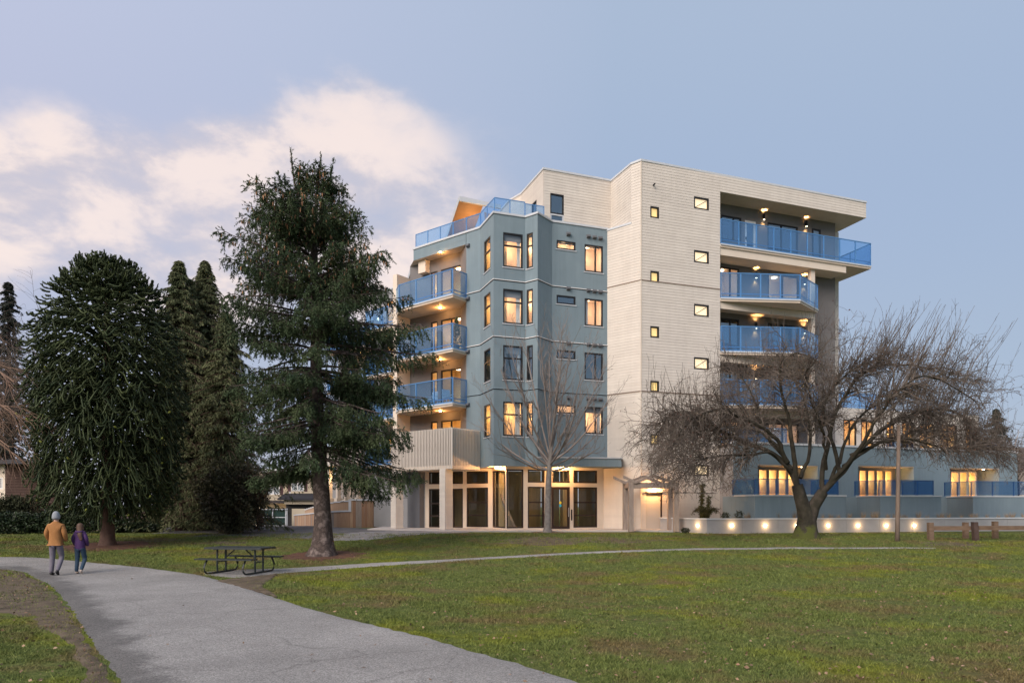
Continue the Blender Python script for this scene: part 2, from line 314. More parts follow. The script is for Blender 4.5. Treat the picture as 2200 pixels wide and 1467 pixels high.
def window(W, r, style, state, warm=0, deep=.9, frame_m=None, sill=True, lampat=None, room=True, fr=.075, name='window', parent=None, side=.05, power=None, lc=None, curtain=0):
    """r=(u0,u1,z0,z1); style is a list of ('v'|'h', fraction) dividing bars; state 1 lit, 0 dark"""
    u0, u1, z0, z1 = r; fm = frame_m or M['black']; f = MB(); a, b = -.10, -.01
    f.wbox(W,u0,u1,a,b,z0,z0+fr).wbox(W,u0,u1,a,b,z1-fr,z1).wbox(W,u0,u0+fr,a,b,z0+fr,z1-fr).wbox(W,u1-fr,u1,a,b,z0+fr,z1-fr)
    for k, t in style:
        if k == 'v': c = u0+(u1-u0)*t; f.wbox(W,c-fr*.5,c+fr*.5,a,b-.01,z0+fr,z1-fr)
        else: c = z0+(z1-z0)*t; f.wbox(W,u0+fr,u1-fr,a,b-.012,c-fr*.5,c+fr*.5)
    w = f.build(name, fm, parent or BR); P = W.pt
    MB().quad(P(u0+fr,-.06,z0+fr),P(u1-fr,-.06,z0+fr),P(u1-fr,-.06,z1-fr),P(u0+fr,-.06,z1-fr)).build('pane', M['glass'] if state else (M['dglass'] if frame_m is not M['brown'] else M['sglass']), w)
    if sill: MB().wbox(W,u0-.05,u1+.05,0.003,.035,z0-.06,z0-.012).build('sill', M['coping'], w)
    if room:
        e = side; D = -.12-deep; x0, x1, y0, y1 = u0-e, u1+e, z0-.15, z1+.12; rb = MB()
        rb.quad(P(x0,D,y0),P(x1,D,y0),P(x1,D,y1),P(x0,D,y1)).quad(P(x0,-.12,y0),P(x0,D,y0),P(x0,D,y1),P(x0,-.12,y1)).quad(P(x1,D,y0),P(x1,-.12,y0),P(x1,-.12,y1),P(x1,D,y1))
        rb.quad(P(x0,-.12,y0),P(x1,-.12,y0),P(x1,D,y0),P(x0,D,y0)).quad(P(x0,D,y1),P(x1,D,y1),P(x1,-.12,y1),P(x0,-.12,y1))
        rb.build('room', M['darkroom'] if not state else (M['roomy'] if warm else M['room']), w)
        if state:
            lu = (u0+u1)/2 if lampat is None else u0+(u1-u0)*lampat; lw = -.12-deep*.5; R = min(.17, (u1-u0)*.3)
            c = W.pt(lu, lw, y1-.03); MB().prism([(c[0]+R*math.cos(t*math.pi/6), c[1]+R*math.sin(t*math.pi/6)) for t in range(12)], y1-.06, y1-.015).build('ceiling_lamp', M['lampw'], w)
            lamp_light('room_light', W.pt((u0+u1)/2, -.12-deep*.42, (y0+y1)/2+.12*(y1-y0)), (power or 7.5*(u1-u0+.5)*(z1-z0+.3)/1.6)*.95*(.8+.5*random.random()), lc or ((1,.60,.27) if warm else (1,.64,.40)), .10, w)
    if curtain:
        cw = (u1-u0)*(.16+.12*random.random()); a_ = u0+fr if curtain == 1 else u1-fr-cw; cb = MB(); ns = 7
        for i in range(ns): cb.quad(P(a_+cw*i/ns,-.20-.03*(i%2),z0),P(a_+cw*(i+1)/ns,-.20-.03*((i+1)%2),z0),P(a_+cw*(i+1)/ns,-.20-.03*((i+1)%2),z1),P(a_+cw*i/ns,-.20-.03*(i%2),z1))
        cb.build('curtain', M['whitetrim'], w)
    if curtain == 3 or (curtain and random.random() < .5): MB().quad(P(u0,-.17,z1-.22*(z1-z0)),P(u1,-.17,z1-.22*(z1-z0)),P(u1,-.17,z1),P(u0,-.17,z1)).build('blind', M['greystucco'], w)
    return w
def lamp_light(name, loc, e, c=(1,.62,.28), r=.04, parent=None, spot=None, aim=None):
    l = bpy.data.lights.new(name, 'SPOT' if spot else 'POINT'); l.energy = e; l.color = c; l.shadow_soft_size = r
    o = bpy.data.objects.new(name, l); COL.objects.link(o); o.location = loc
    if spot: l.spot_size = math.radians(spot); l.spot_blend = .6; o.rotation_euler = Vector(aim).to_track_quat('-Z', 'Y').to_euler()
    if parent:
        m = o.matrix_basis.copy(); o.parent = parent
        if parent.type == 'EMPTY': o.matrix_parent_inverse = Matrix.Translation(-Vector(parent.location))
    return o
def coping(pts, z, m=None, wd=.22, h=.11, closed=False):
    mb = MB()
    for a, b in zip(pts, pts[1:]): W = Wall(a, b); mb.wbox(W, -.03, W.L+.03, -wd, .045, z, z+h)
    return mb.build('coping', m or M['coping'], BR)
def ribs(W, z, m1, m2, u0=0, u1=None):     # reglet: pale line over a dark one
    u1 = W.L if u1 is None else u1
    MB().wbox(W, u0-.005, u1+.005, .002, .040, z, z+.035).build('trim_line', m1, BR)
    MB().wbox(W, u0-.005, u1+.005, .002, .018, z-.035, z).build('trim_line', m2, BR)
def vent(W, px, py, floors, s=1.0):
    u = W.u(px); z = W.z(px, py)
    for k in floors:
        zz = z-2.97*k; mb = MB(); a = .10*s; P = W.pt
        mb.box8([P(u-a,.16,zz-.02),P(u+a,.16,zz-.02),P(u+a,.0,zz-.10),P(u-a,.0,zz-.10),P(u-a,.15,zz+.08),P(u+a,.15,zz+.08),P(u+a,.0,zz+.12),P(u-a,.0,zz+.12)])
        mb.build('vent_hood', M['darkstucco'], BR)
# blue-grey bay
WE=Wall(P2,P1); WD=Wall(P3,P2); WC=Wall(P4,P3); WB=Wall(P5,P4); WA=Wall(P6,P5); WA2=Wall(P7,P6)
holes = {id(w): [] for w in (WE,WD,WC,WB,WA,WA2)}
lit = (1, 1, 0, 1)
for k in range(4):
    dz = 2.975*k
    def sh(r): return (r[0], r[1], r[2]-dz, r[3]-dz)
    for W, r, st, dp in ((WB, WB.rect(1081,1123.2,501.5,575), [('h',.63)], .85), (WC, WC.rect(1131.5,1144.8,501,576), [('h',.64)], .55), (WA, WA.rect(1040,1053.6,513,582), [('h',.6)], .8)):
        r = sh(r); holes[id(W)].append(r); window(W, r, st, lit[k], deep=dp, warm=W is WA, lc=(1,.60,.24) if k == 3 else None, curtain=(3 if k == 0 else 2) if W is WB else 0)
    r = sh(WE.rect(1195.8,1236.6,518,536.5)); holes[id(WE)].append(r); window(WE, r, [], (1,0,0,1)[k], deep=.7, lampat=.75)
    r = sh(WE.rect(1256,1295.4,527,585)); holes[id(WE)].append(r); window(WE, r, [('v',.6)], lit[k], deep=.9, lampat=.35, curtain=(0,1,0,2)[k])
for W, z0 in ((WE,FB),(WD,FB),(WC,FB),(WB,FB),(WA,FB),(WA2,FB)):
    wall('wall', W, z0, TOPB, holes[id(W)], M['blue'] if W is not WA2 else M['blue'])
    ribs(W, 13.23, M['whitetrim'], M['black']); ribs(W, 10.24, M['whitetrim'], M['black']); ribs(W, 7.50, M['bluetrim'], M['black'])
vent(WE, 1220.5, 504, range(4)); vent(WE,1263.5,509,range(4)); vent(WE,1276.3,511,range(4)); vent(WE,1289,513,range(4)); vent(WA2,1007,529,(0,1,2,3))
coping([P8,P6,P5,P4,P3,P2,P1], TOPB)
# roof deck over the bay and soffit below it
MB().poly([(*p, TOPB-.35) for p in (P8,P6,P5,P4,P3,P2,P1,Q2,Q3,Q4,Q5,(-1.5,46),(-4,45.5))]).build('roof_deck', M['roofing'], BR)
MB().poly([(*p, FB+.004) for p in (P7,P6,P5,P4,P3,P2,P1,(6,41),(0,42),(-4,42.5))]).build('soffit', M['soffit'], BR)
# ------------------------------------------------------------------ cream tower
W1=Wall(P1,P0); W2=Wall(P0,R0); W3=Wall(Q2,Q1); W4=Wall(Q3,Q2); W5=Wall(Q4,Q3); W6=Wall(Q5,Q4); WF=Wall(R0,R5); WFe=Wall(R5,R6)
wall('wall', W1, .08, 16.62, [], M['cream'], siding=True)
uq = (Vector(Q1)-Vector(P1)).length
wall('wall', Wall(Q1,P0), 16.62, TOPC, [], M['cream'], siding=True)
h2 = []
SH1 = emat('yellow_window_glow', (.85,.58,.22), .80); SH2 = emat('warm_window_glow', (.90,.68,.42), .92)  # glowing sheets added behind the panes in place of lit rooms
smalls = [(444,469),(582.5,607.5),(701,725.5),(818,842),(932,956)]; bigs = [(424.5,450.5),(539,565.5),(654,680),(768,794),(883.5,908.5),(998,1021.5)]
for t, b in smalls: r = W2.rect(1397,1416.2,t,b); h2.append(r); w_ = window(W2, r, [], 1, room=False, sill=False, fr=.085); MB().quad(W2.pt(r[0],-.15,r[2]),W2.pt(r[1],-.15,r[2]),W2.pt(r[1],-.15,r[3]),W2.pt(r[0],-.15,r[3])).build('window_glow', SH1, w_)
for t, b in bigs:
    r = W2.rect(1490.8,1523.2,t,b); h2.append(r); w_ = window(W2, r, [], 1, room=False, sill=False, fr=.085); MB().quad(W2.pt(r[0],-.155,r[2]),W2.pt(r[1],-.155,r[2]),W2.pt(r[1],-.155,r[3]),W2.pt(r[0],-.155,r[3])).build('window_glow', SH2, w_)
    # underside of the stair flight behind the glass
    u0, u1, z0, z1 = r; MB().box8([W2.pt(u0+.05,-.13,z0+.05),W2.pt(u1-.1,-.13,z1-.12),W2.pt(u1-.1,-.11,z1-.12),W2.pt(u0+.05,-.11,z0+.05),W2.pt(u0+.05,-.13,z0+.09),W2.pt(u1-.1,-.13,z1-.08),W2.pt(u1-.1,-.11,z1-.08),W2.pt(u0+.05,-.11,z0+.09)]).build('stair_stringer', M['brownline'], w_)
dr = (W2.u(1387.5), W2.u(1421), .10, W2.z(1404,1059)); h2.append(dr)
wall('wall', W2, .08, TOPC, h2, M['cream'], siding=True)
ribs(W1, 13.45, M['brownline'], M['creamtrim']); ribs(W2, 13.45, M['brownline'], M['creamtrim']); ribs(W1, 7.48, M['brownline'], M['creamtrim']); ribs(W2, 7.48, M['brownline'], M['creamtrim'])
MB().wbox(W2, .0-.03, .0+.03, .0, .03, .1, TOPC-.01).build('corner_trim', M['creamtrim'], BR)
wr = W4.rect(1182,1211.5,417,476); wr = (wr[0], wr[1], 16.75, wr[3])
wall('wall', W3, 16.4, TOPC, [], M['cream'], siding=True); wall('wall', W4, 16.4, TOPC, [wr], M['cream'], siding=True)
window(W4, (wr[0],wr[1],wr[2]+.75,wr[3]), [], 0, deep=.8, sill=False); window(W4, (wr[0],wr[1],wr[2],wr[2]+.75), [], 0, deep=.8, frame_m=M['coping'], sill=False)
w5r = (W5.u(1142), W5.u(1153), 16.75, 18.6); wall('wall', W5, 16.4, TOPC, [w5r], M['cream'], siding=True); window(W5, w5r, [], 0, deep=.8, sill=False)
wall('wall', W6, 16.4, TOPC, [], M['cream'], siding=True); W6b = Wall((-1.2,45.2),Q5); wall('wall', W6b, 16.4, TOPC, [], M['cream'], siding=True)
coping([(-1.2,45.2),Q5,Q4,Q3,Q2,Q1,P0,R5,R6], TOPC); coping([P1,Q1], 16.62, wd=.4)
wall('fascia', WF, 18.93, TOPC, [], M['cream'], siding=True); wall('fascia', WFe, 18.93, TOPC, [], M['cream'], siding=True)
nb = Vector((-.3256,.9455)); ad = Vector((.9455,.3256))
def inset(p, k): q = Vector(p)+nb*k; return (q.x, q.y)
MB().poly([(*p, 18.935) for p in (R0, R5, R6, inset(R0, 2.6))]).build('soffit', M['soffit'], BR)
MB().poly([(*p, TOPC-.02) for p in (P0,R5,R6,(16,52),(2,48),(-1.2,45.2),Q5,Q4,Q3,Q2,Q1)]).build('roof_deck', M['roofing'], BR)
rv = MB(); c = W2.pt(W2.u(1401), -.9, TOPC)
for i in range(4): rv.box(c[0]-.2+i*.11, c[0]-.13+i*.11, c[1]-.2, c[1]+.2, TOPC+.1, TOPC+.42)
rv.box(c[0]-.28,c[0]+.28,c[1]-.25,c[1]+.25,TOPC-.02,TOPC+.14); rv.build('roof_vent', M['coping'], BR)
MB().wbox(W2, W2.u(1402), W2.u(1404), 0, .22, 18.62, 18.68).build('scupper', M['black'], BR)
# back wall of the recessed balconies
W8 = Wall(inset(R0,1.25), inset(R5,1.25)); W7 = Wall(inset(R0,2.45), inset(R5,2.45)); h8 = []
u748 = W8.u(1748)
def opening(W, a, b, ztop, zbot, style, state, hl, deep=1.3, **k):
    r = (W.u(a), W.u(b), zbot, ztop); hl.append(r); return window(W, r, style, state, deep=deep, sill=False, **k)
Z6 = 16.1
opening(W8, 1549.5, 1593, 18.28, Z6+.75, [('v',.62)], 0, h8); 
opening(W8, 1649, 1714.5, 18.3, Z6, [('v',.46)], 0, h8, deep=1.5)
h8b = []
for k in range(5):
    zf = 13.05-2.985*k; zt = zf+2.22
    if zf < .9: break
    opening(W8, 1546.5, 1588, zt, zf, [('v',.55)], (1,0,0,1,1)[k], h8, deep=1.4, power=9)
    opening(W8, 1650, 1716, zt, zf, [('v',.48)], (1,0,0,1,1)[k], h8, deep=1.4, power=12)
dr6 = (W8.u(1600.5), W8.u(1624), Z6, 18.2); h8.append(dr6)
dd = window(W8, dr6, [], 0, frame_m=M['whitetrim'], fr=.13, sill=False, name='balcony_door', deep=1.0)
MB().wbox(W8, dr6[0]+.03, dr6[0]+.07, 0, .06, Z6+.95, Z6+1.1).build('handle', M['black'], dd)
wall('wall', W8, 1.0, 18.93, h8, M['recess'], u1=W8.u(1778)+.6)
r7 = (W7.u(1746), W7.u(1762), Z6+.2, 18.35); h7 = [r7]
u7a, u7b = W7.u(1757)-1.2, W7.u(1797.7)
# the 6th floor window sits in the wall W8 plane's continuation
fin = MB(); fin.wbox(W7, W7.u(1779), u7b, .02, .16, 1, 18.93); fin.build('fin', M['cream'], BR)
wins7 = [(W7.u(1757.5), W7.u(1765), 13.3-2.985*k, 15.2-2.985*k) for k in range(4)]
wall('wall', W7, 1.0, 18.93, wins7, M['blue'], u0=u7a, u1=u7b)
for i, r in enumerate(wins7): window(W7, r, [], int(i in (0,)), sill=False, deep=.5, fr=.05)
rw = (W8.u(1744.5), W8.u(1762), Z6+.1, 18.35); window(W8.off(.06), rw, [], 0, sill=False, deep=.3, room=False)
c = W7.pt(u7b,0,0); WR = Wall((c[0],c[1]), tuple(Vector((c[0],c[1]))+nb*9)); wall('wall', WR, 1, 18.93, [], M['cream'], siding=True)
# beam under the top balcony and posts
WX = Wall(R0, R5)
uend = WX.u(1819)
MB().wbox(WX, 0, uend, -1.2, -.04, 15.42, 15.98).build('beam', M['creamtrim'], BR)
MB().wbox(WX, WX.u(1748.6), WX.u(1757), -.5, -.22, .5, 15.42).build('post', M['creamtrim'], BR)
def balcony(path, back, zb, zt, ptr=None, slabm=None, per=1.28, panel=True, slab_t=.16, gm=None, pm=None, soff=True, lab=None, solid=.24):
    gm = gm or M['blueglass']; pm = pm or M['bluepaint']
    mb = MB(); mb.prism([tuple(p) for p in path]+[tuple(p) for p in back], zb-slab_t, zb+.005); s = mb.build('balcony', slabm or M['soffit'], BR, label=lab)
    for a, b in zip(path, path[1:]):
        W = Wall(a, b); n = max(1, round(W.L/per)); st = W.L/n
        MB().wbox(W, 0, W.L, -.03, .03, zt-.04, zt).build('handrail', pm, s)
        MB().wbox(W, 0, W.L, -.02, .02, zb+.03, zb+.09).build('bottom_rail', pm, s)
        if solid: MB().wbox(W, 0, W.L, -.015, .015, zb+solid, zb+solid+.045).build('middle_rail', pm, s)
        MB().wbox(W, -.01, W.L+.01, -.06, .05, zb-.05, zb+.025).build('slab_edge', M['coping'], s)
        for i in range(n+1): MB().wbox(W, max(0,i*st-.028), min(W.L, i*st+.028), -.035, .022, zb+.025, zt-.04).build('post', pm, s)
        for i in range(n): MB().wbox(W, i*st+.034, (i+1)*st-.034, .006, .018, zb+.09, zt-.045).build('glass_panel', gm, s)
    return s
# top balcony: along the facade plane, past its end and back
e1 = WX.pt(WX.L+.35,.03,0); e2 = tuple(Vector((e1[0],e1[1]))+nb*3.2)
balcony([WX.pt(.02,.03,0)[:2], e1[:2], e2], [inset(W8.pt(0,0,0)[:2],0)], 16.0, 17.42)
for k in range(4):
    zb = 12.97-2.985*k
    if k == 3: continue
    a = WX.pt(.02,.03,0)[:2]; b = (16.3,39.5); c2 = (18.15,41.45)
    balcony([a, b, c2], [tuple(Vector(c2)+nb*.9), W8.pt(0,0,0)[:2]], zb, zb+1.44)
    MB().poly([(*p, zb-.36) for p in (WX.pt(.05,-.1,0)[:2], WX.pt(WX.u(1745),-.1,0)[:2], W8.pt(W8.u(1752),0,0)[:2], W8.pt(0,0,0)[:2])]).build('soffit', M['soffit'], BR)
    MB().wbox(WX, 0, WX.u(1750), -.14, -.06, zb-.55, zb-.17).build('beam', M['creamtrim'], BR)
WY = Wall(WX.pt(WX.u(1748.6),-.3,0)[:2], W8.pt(W8.u(1748),0,0)[:2]); 
def sconce(W, px, py=None, z=None, e=2.2, up=True):
    u = W.u(px); z = z if z is not None else W.z(px, py); c = W.pt(u,.11,z); mb = MB()
    mb.tube([(c[0],c[1],z-.16),(c[0],c[1],z+.16)], .065, 10); mb.wbox(W,u-.03,u+.03,0,.05,z-.05,z+.05); s = mb.build('wall_lamp', M['black'], BR)
    MB().prism([(c[0]+.05*math.cos(t*math.pi/4), c[1]+.05*math.sin(t*math.pi/4)) for t in range(8)], z-.172, z-.164).build('bulb', M['lamp'], s)
    q = W.pt(u,.11,z-.22); lamp_light('lamp_beam_down', q, e*11, (1,.52,.18), spot=95, aim=(0,0,-1), parent=s, r=.03)
    if up: q = W.pt(u,.11,z+.22); lamp_light('lamp_beam_up', q, e*14, (1,.52,.18), spot=110, aim=(0,0,1), parent=s, r=.03)
sconce(W8,1639,467.5); sconce(W8,1730,482); 
for k in range(3): sconce(W8,1622.5,z=15.0-2.985*k); sconce(W8,1726,z=15.0-2.985*k, e=2.6)

def soffit_lamp(q, e, c=(1,.50,.17)):
    x, y, z = q; s = MB().prism([(x+.07*math.cos(t*math.pi/5), y+.07*math.sin(t*math.pi/5)) for t in range(10)], z-.035, z-.006).build('soffit_lamp', M['lamp'], BR); lamp_light('soffit_lamp_light', (x,y,z-.07), e, c, .03, parent=s)
# ------------------------------------------------------------------ left side: fascia, recess and balconies
fasc = Wall(P8, P7); MB().wbox(fasc, 0, fasc.L-.03, -.9, 0, 16.05, TOPB-.004).build('fascia', M['blue'], BR)
S0 = inset(P7,1.25); S1 = Vector(P8)+nb*1.1; WL = Wall((S1.x,S1.y), S0)
hl = []
for k in range(5):
    zf = 13.05-2.985*k; 
    if zf < 3.2: break
    st = (1,1,1,1,1)[k]; dim = k == 2
    for a, b, sty in ((925.5,940,[]),(947,991.2,[('v',.5)])):
        r = (WL.u(a), WL.u(b), zf, zf+2.28); hl.append(r); window(WL, r, sty, 1, sill=False, deep=1.2, warm=1, fr=.07, power=(4 if dim else 11)*(1.3 if b > 950 else .8))
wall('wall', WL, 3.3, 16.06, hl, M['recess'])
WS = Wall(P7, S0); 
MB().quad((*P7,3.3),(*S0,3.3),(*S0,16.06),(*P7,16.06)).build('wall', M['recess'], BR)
MB().poly([(*p, 16.046) for p in (P8, P7, S0, (S1.x,S1.y))]).build('soffit', M['soffit'], BR)
MB().wbox(fasc, .15, .75, -1.4, -.25, 15.3, 16.04).build('pier', M['creamtrim'], BR)
MB().wbox(WL, -.35, .0, -.3, 1.1, 3.3, 15.3).build('pier', M['creamtrim'], BR)
for k in range(3):
    zb = 12.97-2.985*k; a = (-6.67,41.25); c0 = (-3.26,38.4); b = (-2.56,39.28)
    balcony([tuple(Vector(a)+nb*1.6), a, c0, b], [S0, (S1.x,S1.y)], zb, zb+1.42)
for z in (16.04, 12.8, 9.82, 6.84): soffit_lamp(WL.pt(WL.L*.78,.75,z), 34, (1,.46,.14))  # lamps added for the warm glow that the rooms give these ceilings
# balcony furniture: potted conifer (4th floor), chairs (3rd floor)
def potted(loc, h=1.5):
    t = empty('potted_conifer', loc, 'tall dark potted conifer in the corner of a blue glass balcony', 'plant')
    x, y, z = loc; MB().tube([(x,y,z),(x,y,z+.35)], [.14,.18], 10).build('pot', M['darkstucco'], t)
    n = 260; O = np.zeros((n,3)); q = rng.random(n); O[:,2] = z+.35+q*h; an = rng.random(n)*6.28; rr = (.24*(1-q)+.03)*rng.random(n)**.5; O[:,0] = x+rr*np.cos(an); O[:,1] = y+rr*np.sin(an)
    D = nrm(np.stack([np.cos(an)*.5, np.sin(an)*.5, np.full(n,.9)],1)); v, f = needles(O, D, np.full(n,.12), 8, .08, .02); np_mesh('foliage', v, f, M['conif'], t)
def bchair(loc, rz, lab):
    t = empty('balcony_chair', loc, lab, 'chair', local=True, rz=rz); m = M['whitetrim']
    MB().box(-.25,.25,-.25,.25,.40,.44).build('seat', m, t); MB().box(-.25,.25,.22,.26,.44,.92).build('backrest', m, t)
    for sx in (-1,1):
        for sy in (-1,1): MB().box(sx*.22-.02,sx*.22+.02,sy*.22-.02,sy*.22+.02,0,.40).build('leg', m, t)
        MB().box(sx*.25-.02,sx*.25+.02,-.25,.25,.60,.63).build('armrest', m, t)
# slatted ground-canopy balcony
sc0 = (-3.18,37.0); scL = (-6.9,40.0); WSr = Wall(sc0, P6); WSl = Wall(scL, sc0); ZS0, ZS1 = 3.30, 5.50
sb = MB(); sb.prism([scL, sc0, P6, P7, (S1.x,S1.y)], ZS0+.02, ZS0+.2); SB = sb.build('slatted_balcony', M['soffit'], BR)
for W in (WSr, WSl):
    MB().wbox(W, 0, W.L-.02, -.10, -.05, ZS0+.04, ZS1-.12).build('backing', M['brownline'], SB)
    n = int(W.L/.118); me = None
    for i in range(n):
        u = (i+.5)*W.L/n; c = W.pt(u,0,ZS0); o = None
        if me is None:
            b = MB(); hw = .030; b.box8([(-hw*W.d.x-.02*W.n.x*0-W.n.x*.05,-hw*W.d.y-W.n.y*.05,0),(hw*W.d.x-W.n.x*.05,hw*W.d.y-W.n.y*.05,0),(hw*W.d.x+W.n.x*.02,hw*W.d.y+W.n.y*.02,0),(-hw*W.d.x+W.n.x*.02,-hw*W.d.y+W.n.y*.02,0)]+
              [(-hw*W.d.x-W.n.x*.05,-hw*W.d.y-W.n.y*.05,ZS1-ZS0),(hw*W.d.x-W.n.x*.05,hw*W.d.y-W.n.y*.05,ZS1-ZS0),(hw*W.d.x+W.n.x*.02,hw*W.d.y+W.n.y*.02,ZS1-ZS0),(-hw*W.d.x+W.n.x*.02,-hw*W.d.y+W.n.y*.02,ZS1-ZS0)])
            o = b.build('slat', M['cream'], SB); me = o.data
        else: o = link('slat', me, None, SB)
        o.location = c
MB().tube([(sc0[0],sc0[1],ZS0),(sc0[0],sc0[1],ZS1)], .07, 8).build('corner_post', M['cream'], SB)
# ------------------------------------------------------------------ street level: shop front, pillars, canopy
SLB = MB(); SLB.prism([(-8,38.6),(-3.4,36.2),(0,35.9),(6.0,36.1),(7.6,36.9),(12,39.5),(6,44),(-8,45)], -.5, .075); 
pav = SLB.build('pavement', M['slab'], None, kind='structure'); pav['label'] = 'pale concrete pavement along the foot of the building'
for px, Y in ((958.5,37.45),(853,39.3)):
    X = ray(px)*Y; W = Wall((X-.36,Y+.12),(X+.02,Y-.20)); 
    mb = MB(); poly = [(X-.36,Y+.10),(X-.03,Y-.20),(X+.33,Y+.10),(X,Y+.42)]; mb.prism(poly, .05, ZS0+.03); p = mb.build('pillar', M['cream'], BR)
    sbm = MB()
    for a, b in ((poly[0],poly[1]),(poly[1],poly[2])):
        Wp = Wall(a, b); z = .1
        while z < ZS0-.05: sbm.quad(Wp.pt(0,.016,z+.01),Wp.pt(Wp.L,.016,z+.01),Wp.pt(Wp.L,.003,min(z+.152,ZS0)),Wp.pt(0,.003,min(z+.152,ZS0))); z += .152
    sbm.build('siding', M['cream'], p, kind='stuff')
T1=(5.12,39.0); T2=(-.32,37.13); T3=(-1.12,39.15); T4=(-5.05,40.6)
WT=Wall(T2,T1); WT2=Wall(T3,T2); WT3=Wall(T4,T3)
def shop(W, a, b, z0, z1, bars, ht, name='shop_window', **k):
    r = (W.u(a), W.u(b), z0, z1); ht.append(r); return window(W, r, bars, 0, frame_m=M['brown'], sill=False, room=False, fr=.07, name=name, **k)
ht = []; ZB, ZM0, ZM1, ZT = .15, 2.38, 2.60, 3.30
shop(WT,1088.5,1124.5,ZB,ZT,[],ht)
shop(WT,1134,1170,ZM1,ZT,[],ht); shop(WT,1134,1170,ZB,ZM0,[('h',.62),('h',.30)],ht)
shop(WT,1186.5,1224,ZM1,ZT,[],ht); shop(WT,1232,1283,ZM1,ZT,[],ht); shop(WT,1232,1283,ZB,ZM0,[('h',.62),('h',.30)],ht)
r = (WT.u(1184.5), WT.u(1224.5), .09, ZM0); ht.append(r); gd = window(WT, r, [], 0, frame_m=M['brown'], sill=False, room=False, fr=.14, name='entrance_door')
MB().tube([WT.pt(r[1]-.10,.06,.75),WT.pt(r[1]-.10,.06,1.25)], .015, 6).build('handle', M['coping'], gd)
cu = (r[0]+r[1])/2
MB().prism([(0,0),(1,0),(0,1)], 0, .001) 
for dz, m_, dx in ((1.52, emat('yellow_sticker', (.75,.62,.05), .0), 0), (1.36, emat('cyan_sticker', (.03,.42,.60), .0), 0)):
    pts = [WT.pt(cu+dx+.075*math.cos(t*math.pi/8), -.05, dz+.075*math.sin(t*math.pi/8)) for t in range(16)]
    MB().poly(pts).build('door_sticker', m_, gd)
MB().wbox(WT, WT.u(1228.2)-.05, WT.u(1228.2)+.03, .005, .03, .55, 1.15).build('door_pull', M['black'], BR)
MB().wbox(WT, WT.u(1181.5)-.05, WT.u(1181.5)+.05, .005, .06, 1.35, 1.6).build('card_reader', M['black'], BR)
wall('shop_wall', WT, .08, FB, ht, M['creamtrim'])
ht2 = []; shop(WT2,1058.5,1086,ZB,ZT,[],ht2); wall('shop_wall', WT2, .08, FB, ht2, M['creamtrim'])
ht3 = []
shop(WT3,1002.5,1048.5,ZM1,ZT,[],ht3); shop(WT3,1002.5,1048.5,ZB,ZM0,[('h',.62),('h',.30)],ht3)
shop(WT3,972.5,994.5,ZM1,ZT,[],ht3); shop(WT3,972.5,994.5,.10,ZM0-.05,[],ht3,name='shop_door')
shop(WT3,921.5,946.5,ZM1,ZT,[],ht3); shop(WT3,921.5,946.5,.10,ZM0-.05,[('h',.62),('h',.3)],ht3,name='shop_door')
wall('shop_wall', WT3, .08, FB, ht3, M['creamtrim'])
T1b = Wall(T1, tuple(Vector(T1)+(Vector(P1)-Vector(T1))*1.0)); wall('wall', Wall(T1, P1), .08, FB, [], M['cream'], siding=True)
# shop interior: floor, back wall of bare boards, stored planks
ib = MB(); ib.poly([(-4.9,40.7,.10),(-.13,39.25,.10),(-.2,37.3,.10),(5.1,39.1,.10),(5.1,43.5,.10),(-4.9,43.5,.10)]); ib.build('shop_floor', M['slab'], BR)
M['boards'] = mat('interior_boards', (.13,.115,.085), (.22,.19,.14), .8, .9, stretch=(3,3,.3))
M['plaster'] = mat('interior_panel', (.44,.37,.24), (.56,.47,.32), .8, .9, stretch=(3,3,.3))
bw = Wall((-4.9,42.6),(5.1,41.9))
for i in range(9):
    x = i*bw.L/9; MB().wbox(bw, x+.01, x+bw.L/9-.03, -.03*(i%2), .03, .1, FB).build('interior_panel', M['boards'] if i%3 else M['darkroom'], BR)
for px, off in ((1098,1.6),(1112,2.0),(1146,1.3),(1158,2.2),(1196,1.1),(1212,1.9),(1250,2.2)):
    u = WT.u(px); MB().wbox(WT, u-.12, u+.14, -off-.2, -off, .1, FB).build('interior_column', M['plaster'], BR)
MB().box8([WT.pt(WT.u(1110)-.1,-.13,.12),WT.pt(WT.u(1110)+.05,-.13,.12),WT.pt(WT.u(1110)+.05,-.96,.12),WT.pt(WT.u(1110)-.1,-.96,.12),WT.pt(WT.u(1110)-.5,-1.4,2.0),WT.pt(WT.u(1110)-.38,-1.4,2.0),WT.pt(WT.u(1110)-.38,-1.36,2.0),WT.pt(WT.u(1110)-.5,-1.36,2.0)]).build('leaning_board', M['wood'], BR)
lamp_light('shop_light', (1.6,40.3,3.0), 26, (1,.8,.5), .1, parent=BR)
# grey wall left of the shop
WG = Wall((-9.0,44.0), T4); wall('wall', WG, .05, FB, [], M['greystucco']); MB().wbox(WG, 0, WG.L, .002, .012, 1.82, 1.84).build('trim_line', M['black'], BR)
WG2 = Wall(WG.pt(WG.L-1.1,.35,0)[:2], WG.pt(WG.L-.1,.35,0)[:2]); MB().wbox(WG, WG.L-1.15, WG.L-.08, 0, .35, .05, FB).build('wall', M['darkstucco'], BR)
